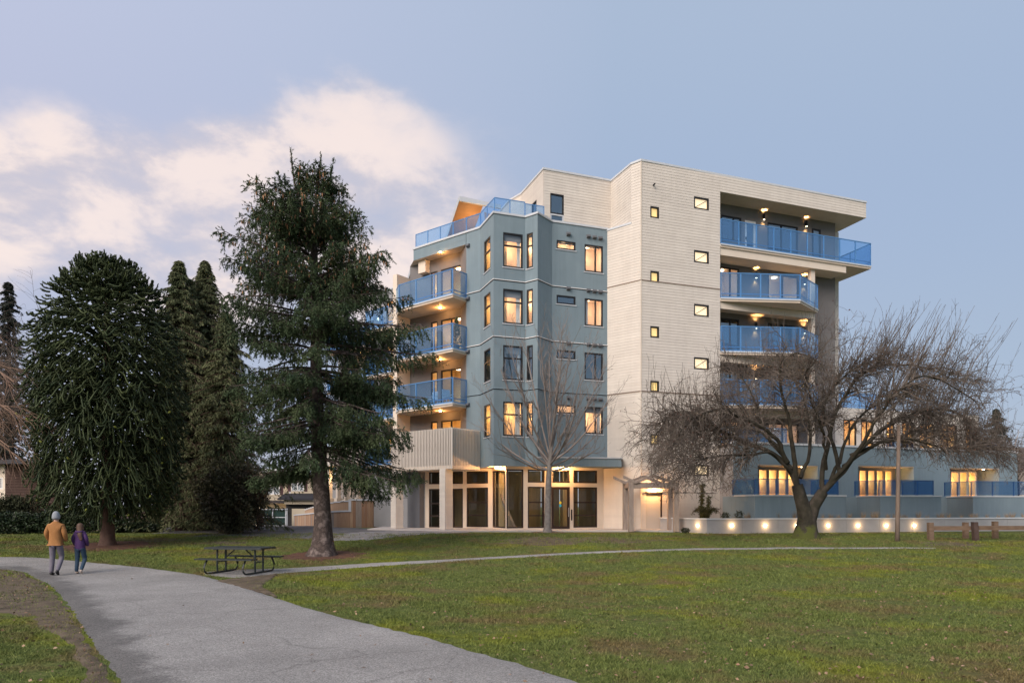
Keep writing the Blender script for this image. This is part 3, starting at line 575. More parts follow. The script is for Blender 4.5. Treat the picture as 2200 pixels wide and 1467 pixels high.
# canopy
can = [P3, (.95,37.02), (5.86,37.42), (6.05,38.24), P1, P2]
MB().prism([(1.30,36.70),(5.86,37.35),(6.02,38.22),(5.31,38.84),(2.18,37.77)], FB-.01, 3.86).build('canopy', M['blue'], BR)
MB().prism([(1.26,36.66),(5.90,37.31),(6.06,38.26),(5.31,38.80),(2.18,37.73)], 3.86, 3.93).build('canopy_cap', M['coping'], BR)
for px, py, Y in ((1067,999.5,37.6),(1213,1001,37.75)):
    p = at(px, 1000, Y); z = FB-.03; s = MB().tube([(p.x,p.y,z-.05),(p.x,p.y,z)], .09, 12).build('soffit_lamp', M['lamp'], BR)
    lamp_light('soffit_lamp_light', (p.x,p.y,z-.10), 140, (1,.50,.18), .05, parent=s)
for u in (.7, 2.2): soffit_lamp(WT3.pt(u,.6,FB), 42)
# garden door with lamp
gdr = MB().wbox(W2, dr[0], dr[1], -.12, -.07, dr[2], dr[3]).build('garden_door', mat('door_paint', (.50,.48,.45), None, rough=.5), BR)
MB().wbox(W2, dr[1]-.02, dr[1]+.03, -.1, .02, dr[2], dr[3]+.03).build('door_frame', M['brown'], gdr); MB().wbox(W2, dr[0]-.06, dr[1]+.05, -.1, .09, dr[3], dr[3]+.06).build('drip_cap', M['brown'], gdr)
q = W2.pt((dr[0]+dr[1])/2,.30,dr[3]+.32); uu_ = (dr[0]+dr[1])/2; MB().wbox(W2, uu_-.05, uu_+.05, 0, .24, dr[3]+.33, dr[3]+.39).build('lamp_bracket', M['black'], BR); dl = MB().tube([(q[0],q[1],q[2]),(q[0],q[1],q[2]+.05)], .07, 10).build('wall_lamp', M['lamp'], BR); lamp_light('door_light', (q[0],q[1],q[2]-.08), 110, (1,.48,.16), .05, parent=dl)
# ------------------------------------------------------------------ low wing on the right
V0=(11.9,37.6); V1=(32.3,44.62); WV=Wall(V0,V1); WVt=Wall(tuple(Vector(R0)+Vector((-.02,-.02))),V0)
wv = []
recs = [(1628,1757),(1844,1963),(2041,2146)]; zTop = [3.62,3.70,3.72]
for (a,b),zt in zip(recs,zTop): wv.append((WV.u(a), WV.u(b), 1.70, zt))
wall('wall', WV, -.3, 4.72, wv, M['blue'], depth=1.35)
wall('wall', WVt, -.3, 4.72, [], M['greystucco'])
V2 = tuple(Vector(V1)+nb*7); wall('wall', Wall(V1,V2), -.3, 4.72, [], M['blue'])
coping([V0,V1], 4.72); 
Wb = WV.off(-1.35)
for i, (a,b) in enumerate(recs):
    r = wv[i]; L = r[1]-r[0]; gw = L*(.70 if i < 2 else .70); n = 4 if i < 2 else 3; hs = []
    MB().wbox(Wb, r[0], r[1], 0.002, 1.33, r[3]-.05, r[3]-.004).build('soffit', M['soffit'], BR)
    MB().wbox(Wb, r[0]-.1, r[1]+.1, 0, 1.2, 1.60, 1.695).build('patio_floor', M['conc'], BR)
    for k in range(n):
        ua, ub = Wb.u(a+1.5), min(Wb.u((1713,1926,2110)[i]), r[1]-.12); u0 = ua+(ub-ua)*k/n; hr = (u0, u0+(ub-ua)/n-.02, 1.74, r[3]-.16); hs.append(hr); window(Wb, hr, [], 1, sill=False, deep=1.5, warm=1, fr=.07, frame_m=M['greystucco'] if i < 2 else M['whitetrim'], name='patio_door', side=0, power=22)
    wall('wall', Wb, 1.6, r[3], hs, M['greystucco'], u0=r[0], u1=r[1])
    soffit_lamp(Wb.pt(r[0]+L*.85, .8, r[3]-.05), 9)
# second storey of the wing and its deck
c = W7.pt(W7.u(1790),-.3,0); U0=(c[0],c[1]); WU = Wall(U0, tuple(Vector(U0)+ad*12.2)); hu = []
print('wing2', WU.u(2103), WU.L)
for a, b in ((1812,1840),(1850,1876),(1905,1922),(1938,1962),(1975,2008),(2018,2056),(2075,2094)):
    hu.append((WU.u(a), WU.u(b), 4.95, 7.0)); window(WU, hu[-1], [('v',.5)], 1, sill=False, deep=1.0, warm=1, power=12)
wall('wall', WU, 4.3, 7.75, hu, M['cream'], u1=WU.u(2103)); uu = WU.u(2103); c = WU.pt(uu,0,0)
wall('wall', Wall(c[:2], tuple(Vector(c[:2])+nb*6)), 4.3, 7.75, [], M['cream'])
MB().poly([WU.pt(0,0,7.74),WU.pt(uu,0,7.74),WU.pt(uu,-7,7.74),WU.pt(0,-7,7.74)]).build('roof_deck', M['roofing'], BR)
MB().poly([WV.pt(0,0,4.70),WV.pt(WV.L,0,4.70),WV.pt(WV.L,-7,4.70),WV.pt(0,-7,4.70)]).build('roof_deck', M['roofing'], BR)
def railing(path, zb, zt, name='railing', gm=None, pm=None, per=1.3):
    mb = None; root = None
    for a, b in zip(path, path[1:]):
        W = Wall(a, b); n = max(1, round(W.L/per)); st = W.L/n
        hr = MB().wbox(W, 0, W.L, -.025, .025, zt-.04, zt)
        if root is None: root = hr.build(name, pm or M['bluedark'], BR)
        else: hr.build('handrail', pm or M['bluedark'], root)
        for i in range(n+1): MB().wbox(W, max(0,i*st-.025), min(W.L,i*st+.025), -.03, .02, zb, zt-.04).build('post', pm or M['bluedark'], root)
        for i in range(n): MB().wbox(W, i*st+.03, (i+1)*st-.03, .004, .016, zb+.05, zt-.045).build('glass_panel', gm or M['bluegla2'], root)
railing([WU.pt(.2,-.4,0)[:2], WU.pt(WU.u(1892),-.4,0)[:2]], 7.8, 8.85, gm=M['blueglass'], pm=M['bluepaint'])
railing([WU.pt(WU.u(1870),1.3,0)[:2], WU.pt(WU.u(1926),1.3,0)[:2]], 4.75, 5.75); railing([WU.pt(WU.u(2088),1.0,0)[:2], WU.pt(WU.u(2110),1.0,0)[:2]], 4.75, 5.75)
railing([WX.pt(.1,0,0)[:2], WX.pt(4.6,0,0)[:2]], 4.8, 5.85, gm=M['blueglass'], pm=M['bluepaint'])
# raised patios
def patio(a, b, c2, z=1.84):
    back = [tuple(Vector(c2)+nb*2.2), tuple(Vector(a)+nb*1.0)]
    p = MB().prism([a,b,c2]+back, -.2, z).build('patio_plinth', M['blue'], BR)
    cp = MB()
    for s, t in ((a,b),(b,c2)): W = Wall(s,t); cp.wbox(W,-.02,W.L+.03,-.18,.03,z,z+.07)
    cp.build('coping', M['coping'], p)
    A_ = Vector(a)+nb*.15; B_ = Vector(b)+nb*.22+ad*.15; C_ = Vector(c2)+nb*.2
    railing([tuple(A_), tuple(B_), (C_.x-.25, C_.y), (C_.x-.25+nb.x*2, C_.y+nb.y*2)], z+.07, z+.90, name='patio_railing')
patio((11.78,37.0),(12.32,35.4),(17.7,37.0)); patio((19.4,39.3),(19.75,37.45),(23.4,38.05)); patio((25.65,41.2),(25.75,39.0),(33,40.3))
# ------------------------------------------------------------------ planter wall with recessed lights
K0=(8.0,37.75); K1=(9.64,34.5); K2=(28.5,37.6); K3=(34,38.6)
PLW = empty('planter_wall', (14,35.2,0)); tag(PLW, 'long low grey concrete planter wall with small round lights in its face', 'planter')
WK1=Wall(K0,K1); WK2=Wall(K1,K3)
MB().wbox(WK1,0,WK1.L,-.2,0,-.5,.66).build('wall_panel', M['conc'], PLW)
n = 13; 
for i in range(n): MB().wbox(WK2, i*WK2.L/n+.006, (i+1)*WK2.L/n-.006, -.2, 0, -.5, .66).build('wall_panel', M['conc'], PLW)
for W in (WK1,WK2): MB().wbox(W,-.01,W.L+.01,-.26,.04,.66,.725).build('coping', M['coping'], PLW)
MB().wbox(WK2,.05,WK2.L,.003,.35,-.5,-.155).build('footing', M['slab'], PLW)
for px, W in ((1499,WK1),(1572,WK2),(1644,WK2),(1712,WK2),(1779,WK2),(1843,WK2),(1904,WK2),(1964,WK2)):
    u = W.u(px); z = W.z(px,1128.5); u = min(max(u,.3),W.L-.3); c = W.pt(u,.012,z)
    L_ = MB().poly([W.pt(u+.065*math.cos(t*math.pi/6),.014,z+.065*math.sin(t*math.pi/6)) for t in range(12)]).build('wall_light', emat('step_light', (1,.80,.52), 42), PLW)
    MB().wbox(W,u-.085,u+.085,.0,.010,z-.085,z+.085).build('bezel', M['coping'], L_)
    lamp_light('step_light_beam', W.pt(u,.12,z), 7, (1,.60,.28), .03, parent=L_)
M['soil'] = mat('planting_soil', (.045,.032,.024), (.08,.055,.04), 6, .95, .8, 30)
MB().poly([(K0[0]+.3,K0[1]+.2,.60),(K1[0]+.2,K1[1]+.2,.60),(K3[0],K3[1]+.2,.60),(K3[0],K3[1]+7,.60),(12,39.5,.60)]).build('planting_bed', M['soil'], None, kind='structure')['label'] = 'dark planting soil behind the concrete planter wall'
MB().wbox(Wall((5.9,36.55),(9.0,35.6)), 0, 3.0, -1.1, 0, -.4, .06).build('concrete_step', M['conc'], None)
tag(bpy.data.objects['concrete_step'], 'low grey concrete slab at the foot of the timber arbor', 'step')
# ------------------------------------------------------------------ rooftop: penthouse gable, rail, distant bays of the left facade
rp = [(-5.75,42.05),(-2.0,39.12),(-1.63,38.2),(-.85,37.1),(.72,37.6),(1.5,37.55)]
s_ = []
def roofrail(path, zb, zt):
    root = None
    for a, b in zip(path, path[1:]):
        W = Wall(a, b); n = max(1, round(W.L/1.1)); st = W.L/n
        hr = MB().wbox(W, 0, W.L, -.02, .02, zt-.035, zt)
        if root is None: root = hr.build('roof_railing', M['bluepaint'], BR)
        else: hr.build('handrail', M['bluepaint'], root)
        for i in range(n+1): MB().wbox(W, max(0,i*st-.022), min(W.L,i*st+.022), -.025, .02, zb, zt-.035).build('post', M['bluepaint'], root)
        for i in range(n): MB().wbox(W, i*st+.03, (i+1)*st-.03, .004, .014, zb+.02, zt-.04).build('glass_panel', M['blueglass'], root)
roofrail([(-5.80,42.05),(-1.78,38.98),(-.92,36.98),(.70,37.55)], TOPB+.1, TOPB+.98)
roofrail([(.70,37.55),(1.75,37.9)], TOPB+.1, TOPB+.9)
def gable(H, L, w, z_low, lit=True):
    """canopy roof: high edge H, sloping down and back towards L, extruded along the facade; timber underside"""
    H = Vector(H); L = Vector(L); L = H+(L-H)*((H.z-z_low)/(H.z-L.z)); A = Vector((ad.x, ad.y, 0)); th = Vector((-.06,.03,.20)); B = H+A*w; C = L+A*w
    K = H+A*w+A*1.1+Vector((0,0,-.10)); r = MB(); r.box8([L, C, B, H, L+th, C+th, B+th, H+th]); g = r.build('gable_roof', M['coping'], BR)
    e = Vector((.01,-.02,-.012)); MB().quad(H+e, B+e, C+e, L+e).build('timber_soffit', M['cedar'], g)
    r = MB(); q = Vector((-.5,.9,-.9)); r.box8([H+Vector((0,-.05,-.06)), K+Vector((0,-.05,-.06)), K+Vector((0,.1,-.06)), H+Vector((0,.1,-.06)), H+Vector((0,-.06,.22)), K+Vector((0,-.06,.16)), K+Vector((0,.3,.16)), H+Vector((0,.3,.22))]); r.build('eave', M['coping'], g)
    E = B+A*1.6; MB().quad(B+Vector((0,.9,-.1)), Vector((B.x+.2,B.y+.9,z_low)), Vector((E.x,E.y+1.2,z_low)), E+Vector((0,1.2,-.35))).build('gable_wall', M['cedar'], g)
    return g
M['cedar'] = mat('cedar_soffit', (.34,.19,.09), (.42,.24,.12), 2, .6, stretch=(1,1,6))
gable(at(987,430,41.6), at(964,500,43.4), 1.5, 16.75); lamp_light('wall_washer', at(1018,490,42.2), 60, (1,.55,.20), .05, parent=BR)
# units further along the left facade
fd = Vector((-.78,.63))
def unit(x, y, L, top, gz, sx):
    W = Wall(tuple(Vector((x,y))+fd*L), (x,y)); hs = []
    for k in range(4):
        zf = 13.05-2.985*k
        for q in (.12,.55):
            hs.append((L*q, L*q+1.5, zf, zf+2.2)); window(W, hs[-1], [('v',.5)], 1 if (k+int(q*10)) % 3 else 0, warm=1, sill=False, deep=1.0, power=12)
    wall('wall', W, .0, top, hs, M['greystucco']); coping([tuple(W.p0), tuple(W.p1)], top)
    c = W.p1; wall('wall', Wall(tuple(c), tuple(c+ad*5)), .0, top, [], M['greystucco'])
    wall('wall', Wall(tuple(W.p0+nb*4), tuple(W.p0)), 0, top, [], M['greystucco'])
    MB().poly([(*tuple(W.p0),top-.02),(*tuple(W.p1),top-.02),(*tuple(W.p1+nb*6),top-.02),(*tuple(W.p0+nb*6),top-.02)]).build('roof_deck', M['roofing'], BR)
    for k in range(4):
        zb = 12.97-2.985*k; a = W.pt(.1,1.5,0)[:2]; b = W.pt(L-.2,1.5,0)[:2]
        balcony([W.pt(.1,0,0)[:2], a, b, W.pt(L-.2,0,0)[:2]], [], zb, zb+1.3, per=1.5); soffit_lamp(W.pt(L*.6,.6,zb-.16), 18, (1,.56,.20))
unit(-6.1,45.6,3.6,16.0,17.7,0); unit(-9.6,51.5,4.6,15.2,18,0)
gable(at(884,577,47.5), at(876,607,49), .9, 15.6); gable(at(846,636,55), at(838,664,56.5), 1.0, 15.2)
# porch of the left wing: pale columns over a wood-clad ramp wall
WPp = Wall((-14.9,54.5),(-9.2,47.5)); wall('wall', WPp, -.8, 3.6, [], M['greystucco'])
for i, px in enumerate((709,727,745,770)):
    Wc = WPp.off(1.2); u = Wc.u(px); MB().wbox(Wc,u-.13,u+.13,-.13,.13,1.9,4.2).build('porch_column', M['creamtrim'], BR); MB().wbox(Wc,u-.22,u+.22,-.22,.22,1.3,1.9).build('column_base', M['creamtrim'], BR)
q = WPp.pt(WPp.u(750),.8,3.4); lamp_light('porch_light', q, 40, (1,.62,.3), .08, parent=BR)
MB().wbox(WPp.off(1.2),0,WPp.L,-1.2,.3,4.2,5.4).build('porch_roof', M['cream'], BR)
# ------------------------------------------------------------------ ground: lawn, asphalt paths, gravel, mulch
def lawn_material():
    m = bpy.data.materials.new('lawn'); m.use_nodes = True; t = m.node_tree; L = t.links.new; b = t.nodes['Principled BSDF']; b.inputs['Roughness'].default_value = .95; b.inputs['Specular IOR Level'].default_value = .1
    tc = N(t,'ShaderNodeTexCoord')
    def noise(s, d, r=.6, st=None):
        v = tc.outputs['Object']
        if st: mp = N(t,'ShaderNodeMapping'); mp.inputs['Scale'].default_value = st; L(v, mp.inputs[0]); v = mp.outputs[0]
        n = N(t,'ShaderNodeTexNoise'); n.inputs['Scale'].default_value = s; n.inputs['Detail'].default_value = d; n.inputs['Roughness'].default_value = r; L(v, n.inputs['Vector']); return n.outputs[0]
    def ramp(f, st):
        r = N(t,'ShaderNodeValToRGB'); e = r.color_ramp.elements; e[0].position, e[0].color = st[0][0], (*st[0][1],1); e[1].position, e[1].color = st[-1][0], (*st[-1][1],1)
        for p, c in st[1:-1]: q = e.new(p); q.color = (*c,1)
        L(f, r.inputs[0]); return r.outputs[0]
    def mix(f, a, c):
        x = N(t,'ShaderNodeMix', data_type='RGBA'); L(f, x.inputs[0]); L(a, x.inputs[6]); L(c, x.inputs[7]); return x.outputs[2]
    fine = ramp(noise(9, 8, .75), [(.30,(.044,.062,.019)),(.5,(.098,.124,.034)),(.70,(.180,.190,.062))])
    dry = ramp(noise(14, 8, .75), [(.30,(.065,.045,.022)),(.6,(.17,.125,.060)),(.75,(.25,.19,.10))])
    moss = ramp(noise(6, 6, .7), [(.3,(.080,.105,.014)),(.7,(.21,.215,.026))])
    f1 = N(t,'ShaderNodeMapRange', interpolation_type='SMOOTHSTEP'); L(noise(.55, 7, .68), f1.inputs[0]); f1.inputs[1].default_value = .46; f1.inputs[2].default_value = .66; f1.inputs[4].default_value = .82
    f2 = N(t,'ShaderNodeMapRange', interpolation_type='SMOOTHSTEP'); L(noise(.33, 4, .6, (1,1,5)), f2.inputs[0]); f2.inputs[1].default_value = .50; f2.inputs[2].default_value = .62; f2.inputs[4].default_value = .7
    c = mix(f2.outputs[0], fine, moss); c = mix(f1.outputs[0], c, dry)
    L(c, b.inputs['Base Color'])
    bp = N(t,'ShaderNodeBump'); bp.inputs['Strength'].default_value = .9; bp.inputs['Distance'].default_value = .05; L(noise(22, 6, .7), bp.inputs['Height']); L(bp.outputs[0], b.inputs['Normal'])
    return m
M['lawn'] = lawn_material()
xs = np.unique(np.concatenate([np.linspace(-1500,-80,12), np.linspace(-80,80,161), np.linspace(80,1500,12)]))
ys = np.unique(np.concatenate([np.linspace(-300,-5,8), np.linspace(-5,60,144), np.linspace(60,110,30), np.linspace(110,2200,14)]))
GX, GY = np.meshgrid(xs, ys); 
def under_bld(X, Y): return (Y > 39.8) & (X > -5) & (X < 33) & (Y < 60)
Z = hgt(GX, GY); Z = np.where(under_bld(GX, GY), Z-.25, Z); nx, ny = len(xs), len(ys)
ii = (np.arange(ny-1)[:,None]*nx+np.arange(nx-1)[None,:]).ravel(); fc = np.stack([ii, ii+1, ii+1+nx, ii+nx], 1)
lw = np_mesh('lawn', np.stack([GX,GY,Z],-1).reshape(-1,3), fc, M['lawn'], None, True, 'structure'); lw['label'] = 'patchy green winter lawn sloping up to the building'
M['asphalt'] = mat('asphalt', (.245,.235,.225), (.325,.312,.298), .5, .85, .9, 130, c3=(.28,.27,.258), det=12, spec=.3, cracks=.22)
def asphalt_mat():
    m = M['asphalt']; t = m.node_tree; L = t.links.new; b = t.nodes['Principled BSDF']; tc = [n for n in t.nodes if n.type == 'TEX_COORD'][0]
    base = b.inputs['Base Color'].links[0].from_socket
    v = N(t,'ShaderNodeTexVoronoi'); v.inputs['Scale'].default_value = 75; L(tc.outputs['Object'], v.inputs['Vector'])
    s = N(t,'ShaderNodeSeparateColor'); L(v.outputs['Color'], s.inputs[0]); mr = N(t,'ShaderNodeMapRange'); L(s.outputs[0], mr.inputs[0]); mr.inputs[3].default_value = .60; mr.inputs[4].default_value = 1.45
    sc_ = N(t,'ShaderNodeVectorMath', operation='SCALE'); L(base, sc_.inputs[0]); L(mr.outputs[0], sc_.inputs['Scale']); L(sc_.outputs[0], b.inputs['Base Color'])
asphalt_mat()
def worn_edge(m):    # the left two feet of the path are dark, damp and crumbling: wear, mixed by distance from that edge
    m = m.copy(); m.name = 'asphalt_with_worn_edge'; t = m.node_tree; L = t.links.new; b = t.nodes['Principled BSDF']; tc = [n for n in t.nodes if n.type == 'TEX_COORD'][0]; src = b.inputs['Base Color'].links[0].from_socket
    a = N(t,'ShaderNodeAttribute', attribute_name='across'); n = N(t,'ShaderNodeTexNoise'); n.inputs['Scale'].default_value = 1.3; n.inputs['Detail'].default_value = 9; n.inputs['Roughness'].default_value = .7; L(tc.outputs['Object'], n.inputs['Vector'])
    ad_ = N(t,'ShaderNodeMath', operation='MULTIPLY_ADD'); L(n.outputs[0], ad_.inputs[0]); ad_.inputs[1].default_value = -1.7; L(a.outputs['Fac'], ad_.inputs[2])
    mr = N(t,'ShaderNodeMapRange', interpolation_type='SMOOTHSTEP'); L(ad_.outputs[0], mr.inputs[0]); mr.inputs[1].default_value = -.65; mr.inputs[2].default_value = -.08; mr.inputs[3].default_value = .50; mr.inputs[4].default_value = 1.0
    v = N(t,'ShaderNodeVectorMath', operation='SCALE'); L(src, v.inputs[0]); L(mr.outputs[0], v.inputs['Scale']); L(v.outputs[0], b.inputs['Base Color']); return m
M['asphalt_main'] = worn_edge(M['asphalt'])
M['wet'] = mat('dark_asphalt_edge', (.05,.05,.052), (.12,.115,.112), 1.6, .8, .9, 110, det=10)
M['dirt'] = mat('trodden_dirt', (.062,.046,.032), (.150,.115,.078), 3, .95, 1.0, 40, det=10)
M['gravel'] = mat('gravel', (.060,.058,.062), (.17,.165,.165), 1.1, .95, 1.0, 60, det=12)
M['gravel2'] = mat('pale_gravel', (.16,.155,.155), (.30,.29,.29), 2, .95, 1.0, 60, det=12)
M['mulch'] = mat('bark_mulch', (.060,.030,.020), (.14,.07,.045), 5, .95, 1.0, 40, det=10)
def resample(pts, n):
    p = np.array(pts, float); s = np.concatenate([[0], np.cumsum(np.linalg.norm(np.diff(p, axis=0), axis=1))]); q = np.linspace(0, s[-1], n)
    # smooth (Catmull-like) by averaging twice
    r = np.stack([np.interp(q, s, p[:,0]), np.interp(q, s, p[:,1])], 1)
    for _ in range(3): r[1:-1] = (r[:-2]+2*r[1:-1]+r[2:])/4
    return r
def ribbon(name, A, B, m, dz, n=120, k=8, rough_edge=.04, label=None, lo=0, hi=1):
    a = resample(A, n); b = resample(B, n); a = a+rng.normal(size=a.shape)*rough_edge*.5; b = b+rng.normal(size=b.shape)*rough_edge*.5
    t = np.linspace(lo, hi, k)[None,:,None]; G = a[:,None,:]*(1-t)+b[:,None,:]*t; z = hgt(G[...,0], G[...,1])+dz; z[:,0] -= .03; z[:,-1] -= .03
    V = np.concatenate([G, z[...,None]], -1).reshape(-1,3); ii = (np.arange(n-1)[:,None]*k+np.arange(k-1)[None,:]).ravel(); f = np.stack([ii, ii+1, ii+1+k, ii+k], 1)
    o = np_mesh(name, V, f, m, None, True, 'structure'); o['label'] = label
    at_ = o.data.attributes.new('across', 'FLOAT', 'POINT'); w_ = np.linalg.norm(b-a, axis=1)[:,None]*t[...,0]; at_.data.foreach_set('value', w_.astype(np.float32).ravel()); return o
def G(l): return [tuple(gnd(*p)) for p in l]
Lp = G([(330,1600),(254,1467),(236,1435),(205,1394),(182,1357),(145,1298),(105,1255),(55,1230),(0,1221)])+[(-19.5,21.4),(-26,21.6)]
Rp = G([(1400,1530),(1242,1467),(1143,1434),(1000,1396.5),(909,1369),(818,1346),(709,1321),(636,1300),(573,1278),(527,1262),(480,1249),(430,1235),(318,1220),(182,1207),(91,1199),(0,1196.5)])
Rp = Rp[:-1]+[Rp[-1], (-26,26.2)]
ribbon('asphalt_path', Lp, Rp, M['asphalt_main'], .028, n=200, k=22, label='wide curving grey asphalt path')
Lm = [tuple(np.array(p)-np.array([d, .0])) for p, d in zip(Lp, (.45,.45,.4,.4,.7,1.1,1.0,.4,.2,0,0))]
ribbon('dirt_verge', Lm, Lp, M['dirt'], .012, n=110, k=5, rough_edge=.12, label='bare dirt verge left of the asphalt path')
nT = G([(440,1229),(520,1222),(618,1219.5),(727,1213),(818,1207),(1000,1199),(1150,1191),(1300,1184),(1500,1177.5),(1700,1175.5),(1930,1176.5),(2010,1177)])
nB = G([(440,1236),(500,1243),(609,1231),(727,1223),(818,1216.5),(1000,1204),(1150,1195.5),(1300,1188.5),(1500,1181.5),(1700,1179),(1930,1178.5),(2010,1178)])
ribbon('footpath', nB, nT, M['asphalt'], .020, n=150, k=5, rough_edge=.03, label='narrow grey footpath crossing the lawn')
def patch(name, pts, m, dz, label, dens=3.0):   # irregular ground patch laid on the terrain
    r = np.array(pts, float); c = r.mean(0); n = 90; p = np.concatenate([r, r[:1]]); q = resample(p, n); ang = np.arange(n)
    q = q+(q-c)*(.05*np.sin(ang*1.7)+.04*rng.normal(size=n))[:,None]; k = 9; t = np.linspace(0,1,k)[None,:,None]; Gq = c*(1-t)+q[:,None,:]*t
    z = hgt(Gq[...,0], Gq[...,1])+dz; z[:,-1] -= .02; V = np.concatenate([Gq, z[...,None]], -1).reshape(-1,3); ii = (np.arange(n-1)[:,None]*k+np.arange(k-1)[None,:]).ravel()
    o = np_mesh(name, V, np.stack([ii, ii+1, ii+1+k, ii+k], 1), m, None, True, 'structure'); o['label'] = label
patch('gravel_yard', G([(420,1152),(560,1158),(700,1163),(820,1158),(900,1147),(900,1139)])+[(-14,47),(-14,60),(-20,72),(-34,72),(-30,50),(-24,42)], M['gravel'], .016, 'dark gravel yard between the lawn and the cream house')
patch('gravel_strip', G([(690,1163),(800,1159),(900,1148),(1010,1143.5),(1010,1139),(860,1139),(740,1145)]), M['gravel2'], .024, 'pale gravel strip below the wood fence')
for k_, (mx, my, mr_) in enumerate(((1180,1160,1.6),(1320,1158,1.3),(2050,1168,1.0),(320,1160,.9),(480,1166,.8))):
    g_ = gnd(mx, my); n_ = 36; a_ = np.arange(n_)*2*np.pi/n_; patch('bare_patch', [(g_.x+mr_*1.5*(1+.45*rng.normal()*.6)*math.cos(t), g_.y+mr_*(1+.45*rng.normal()*.6)*math.sin(t)) for t in a_], M['dirt'], .007, 'thin bare brown patch worn into the lawn')
vp = G([(5,1226),(60,1238),(108,1262),(146,1303),(178,1352),(120,1338),(60,1330),(0,1322),(-120,1290),(-140,1240)]); patch('leafy_verge', vp, M['dirt'], .010, 'brown leaf-littered verge beside the path at the left edge')
patch('path_dirt', G([(462,1250),(500,1243),(545,1239),(600,1233),(560,1262),(600,1286),(530,1266)]), M['dirt'], .036, 'bare brown dirt where the two paths fork')
def ring(name, X, Y, r, m, lab):
    n = 40; a = np.arange(n)*2*np.pi/n; q = [(X+r*(1+.18*rng.normal()*.6)*math.cos(t), Y+r*(1+.18*rng.normal()*.6)*math.sin(t)) for t in a]; patch(name, q, m, .022, lab)
SP = gnd(690,1194); MP = gnd(231,1172); BT = gnd(1732,1156); ST = (ray(1177)*35.4, 35.4)
SPX, SPY = SP; ring('mulch_ring', SPX, SPY, 1.5, M['mulch'], 'reddish bark mulch round the foot of the spruce'); ring('mulch_ring', MP.x, MP.y, 1.9, M['mulch'], 'reddish bark mulch round the foot of the monkey puzzle tree')
ring('bare_soil_ring', ST[0], ST[1], .9, M['dirt'], 'bare soil round the foot of the slender street tree')
# grass blades (nobody could count them)
def inside(poly, X, Y):
    poly = np.array(poly); c = np.zeros(len(X), bool); j = len(poly)-1
    for i in range(len(poly)):
        xi, yi = poly[i]; xj, yj = poly[j]; q = ((yi > Y) != (yj > Y)) & (X < (xj-xi)*(Y-yi)/(yj-yi+1e-12)+xi); c ^= q; j = i
    return c
pathpoly = [tuple(q) for q in resample(Lp, 80)]+[tuple(q) for q in resample(Rp, 160)][::-1]
narrow = [tuple(q) for q in resample(nT, 80)]+[tuple(q) for q in resample(nB, 80)][::-1]
vergepoly = [tuple(q) for q in resample(Lm, 80)]+[tuple(q) for q in resample(Lp, 80)][::-1]
def grass():
    n = 860000; u = rng.random(n); Y = 7.2*(34.5/7.2)**(u**.88); X = (rng.random(n)*1.56-.78)*Y
    hfac = np.sin(X*2.3+np.sin(Y*1.9)*1.5)*np.sin(Y*2.7+np.sin(X*1.3)*2); clump = np.sin(X*7.1+np.sin(Y*5.3)*2)*np.sin(Y*6.7+np.sin(X*4.1)*2)+.8*np.sin(X*1.7+2*np.sin(Y*.9))*np.sin(Y*1.3+X*.6)
    keep = (rng.random(n) < .52+.34*clump) & ~inside(pathpoly, X, Y) & ~inside(narrow, X, Y) & (np.hypot(X-SPX, Y-SPY) > 1.2) & (np.hypot(X-MP.x, Y-MP.y) > 1.5)
    keep &= ~((inside(vergepoly, X, Y) | inside(vp, X, Y)) & (rng.random(n) < .70)); X, Y, cl = X[keep], Y[keep], clump[keep]; n = len(X); print('grass blades', n)
    h = (.018+.026*rng.random(n)**1.3)*(1+.30*cl+.55*np.clip(hfac[keep],0,1)**2+1.2*(rng.random(n) < .02))*(1+.022*(Y-8)); wd = .0042*(1+.075*(Y-7)); a = rng.random(n)*6.283; ln = rng.normal(size=(n,2))*h[:,None]*.75
    z = hgt(X, Y); b = np.stack([X,Y,z],1); s = np.stack([np.cos(a)*wd, np.sin(a)*wd, np.zeros(n)],1); tip = b+np.stack([ln[:,0],ln[:,1],h],1)
    V = np.stack([b-s, b+s, tip],1).reshape(-1,3); f = np.arange(len(V)).reshape(-1,3)
    o = np_mesh('grass', V, f, M['blade'], None, kind='stuff'); o['label'] = 'short winter grass and moss covering the lawn'
def blade_mat():
    m = M['lawn'].copy(); m.name = 'grass_blades'; t = m.node_tree; L = t.links.new; b = t.nodes['Principled BSDF']
    for l in list(b.inputs['Normal'].links): t.links.remove(l)
    src = b.inputs['Base Color'].links[0].from_socket; g = N(t,'ShaderNodeNewGeometry'); mr = N(t,'ShaderNodeMapRange'); L(g.outputs['Random Per Island'], mr.inputs[0]); mr.inputs[3].default_value = .75; mr.inputs[4].default_value = 1.75
    v = N(t,'ShaderNodeVectorMath', operation='SCALE'); L(src, v.inputs[0]); L(mr.outputs[0], v.inputs['Scale']); L(v.outputs[0], b.inputs['Base Color']); b.inputs['Roughness'].default_value = .7
    return m
M['blade'] = blade_mat(); grass()
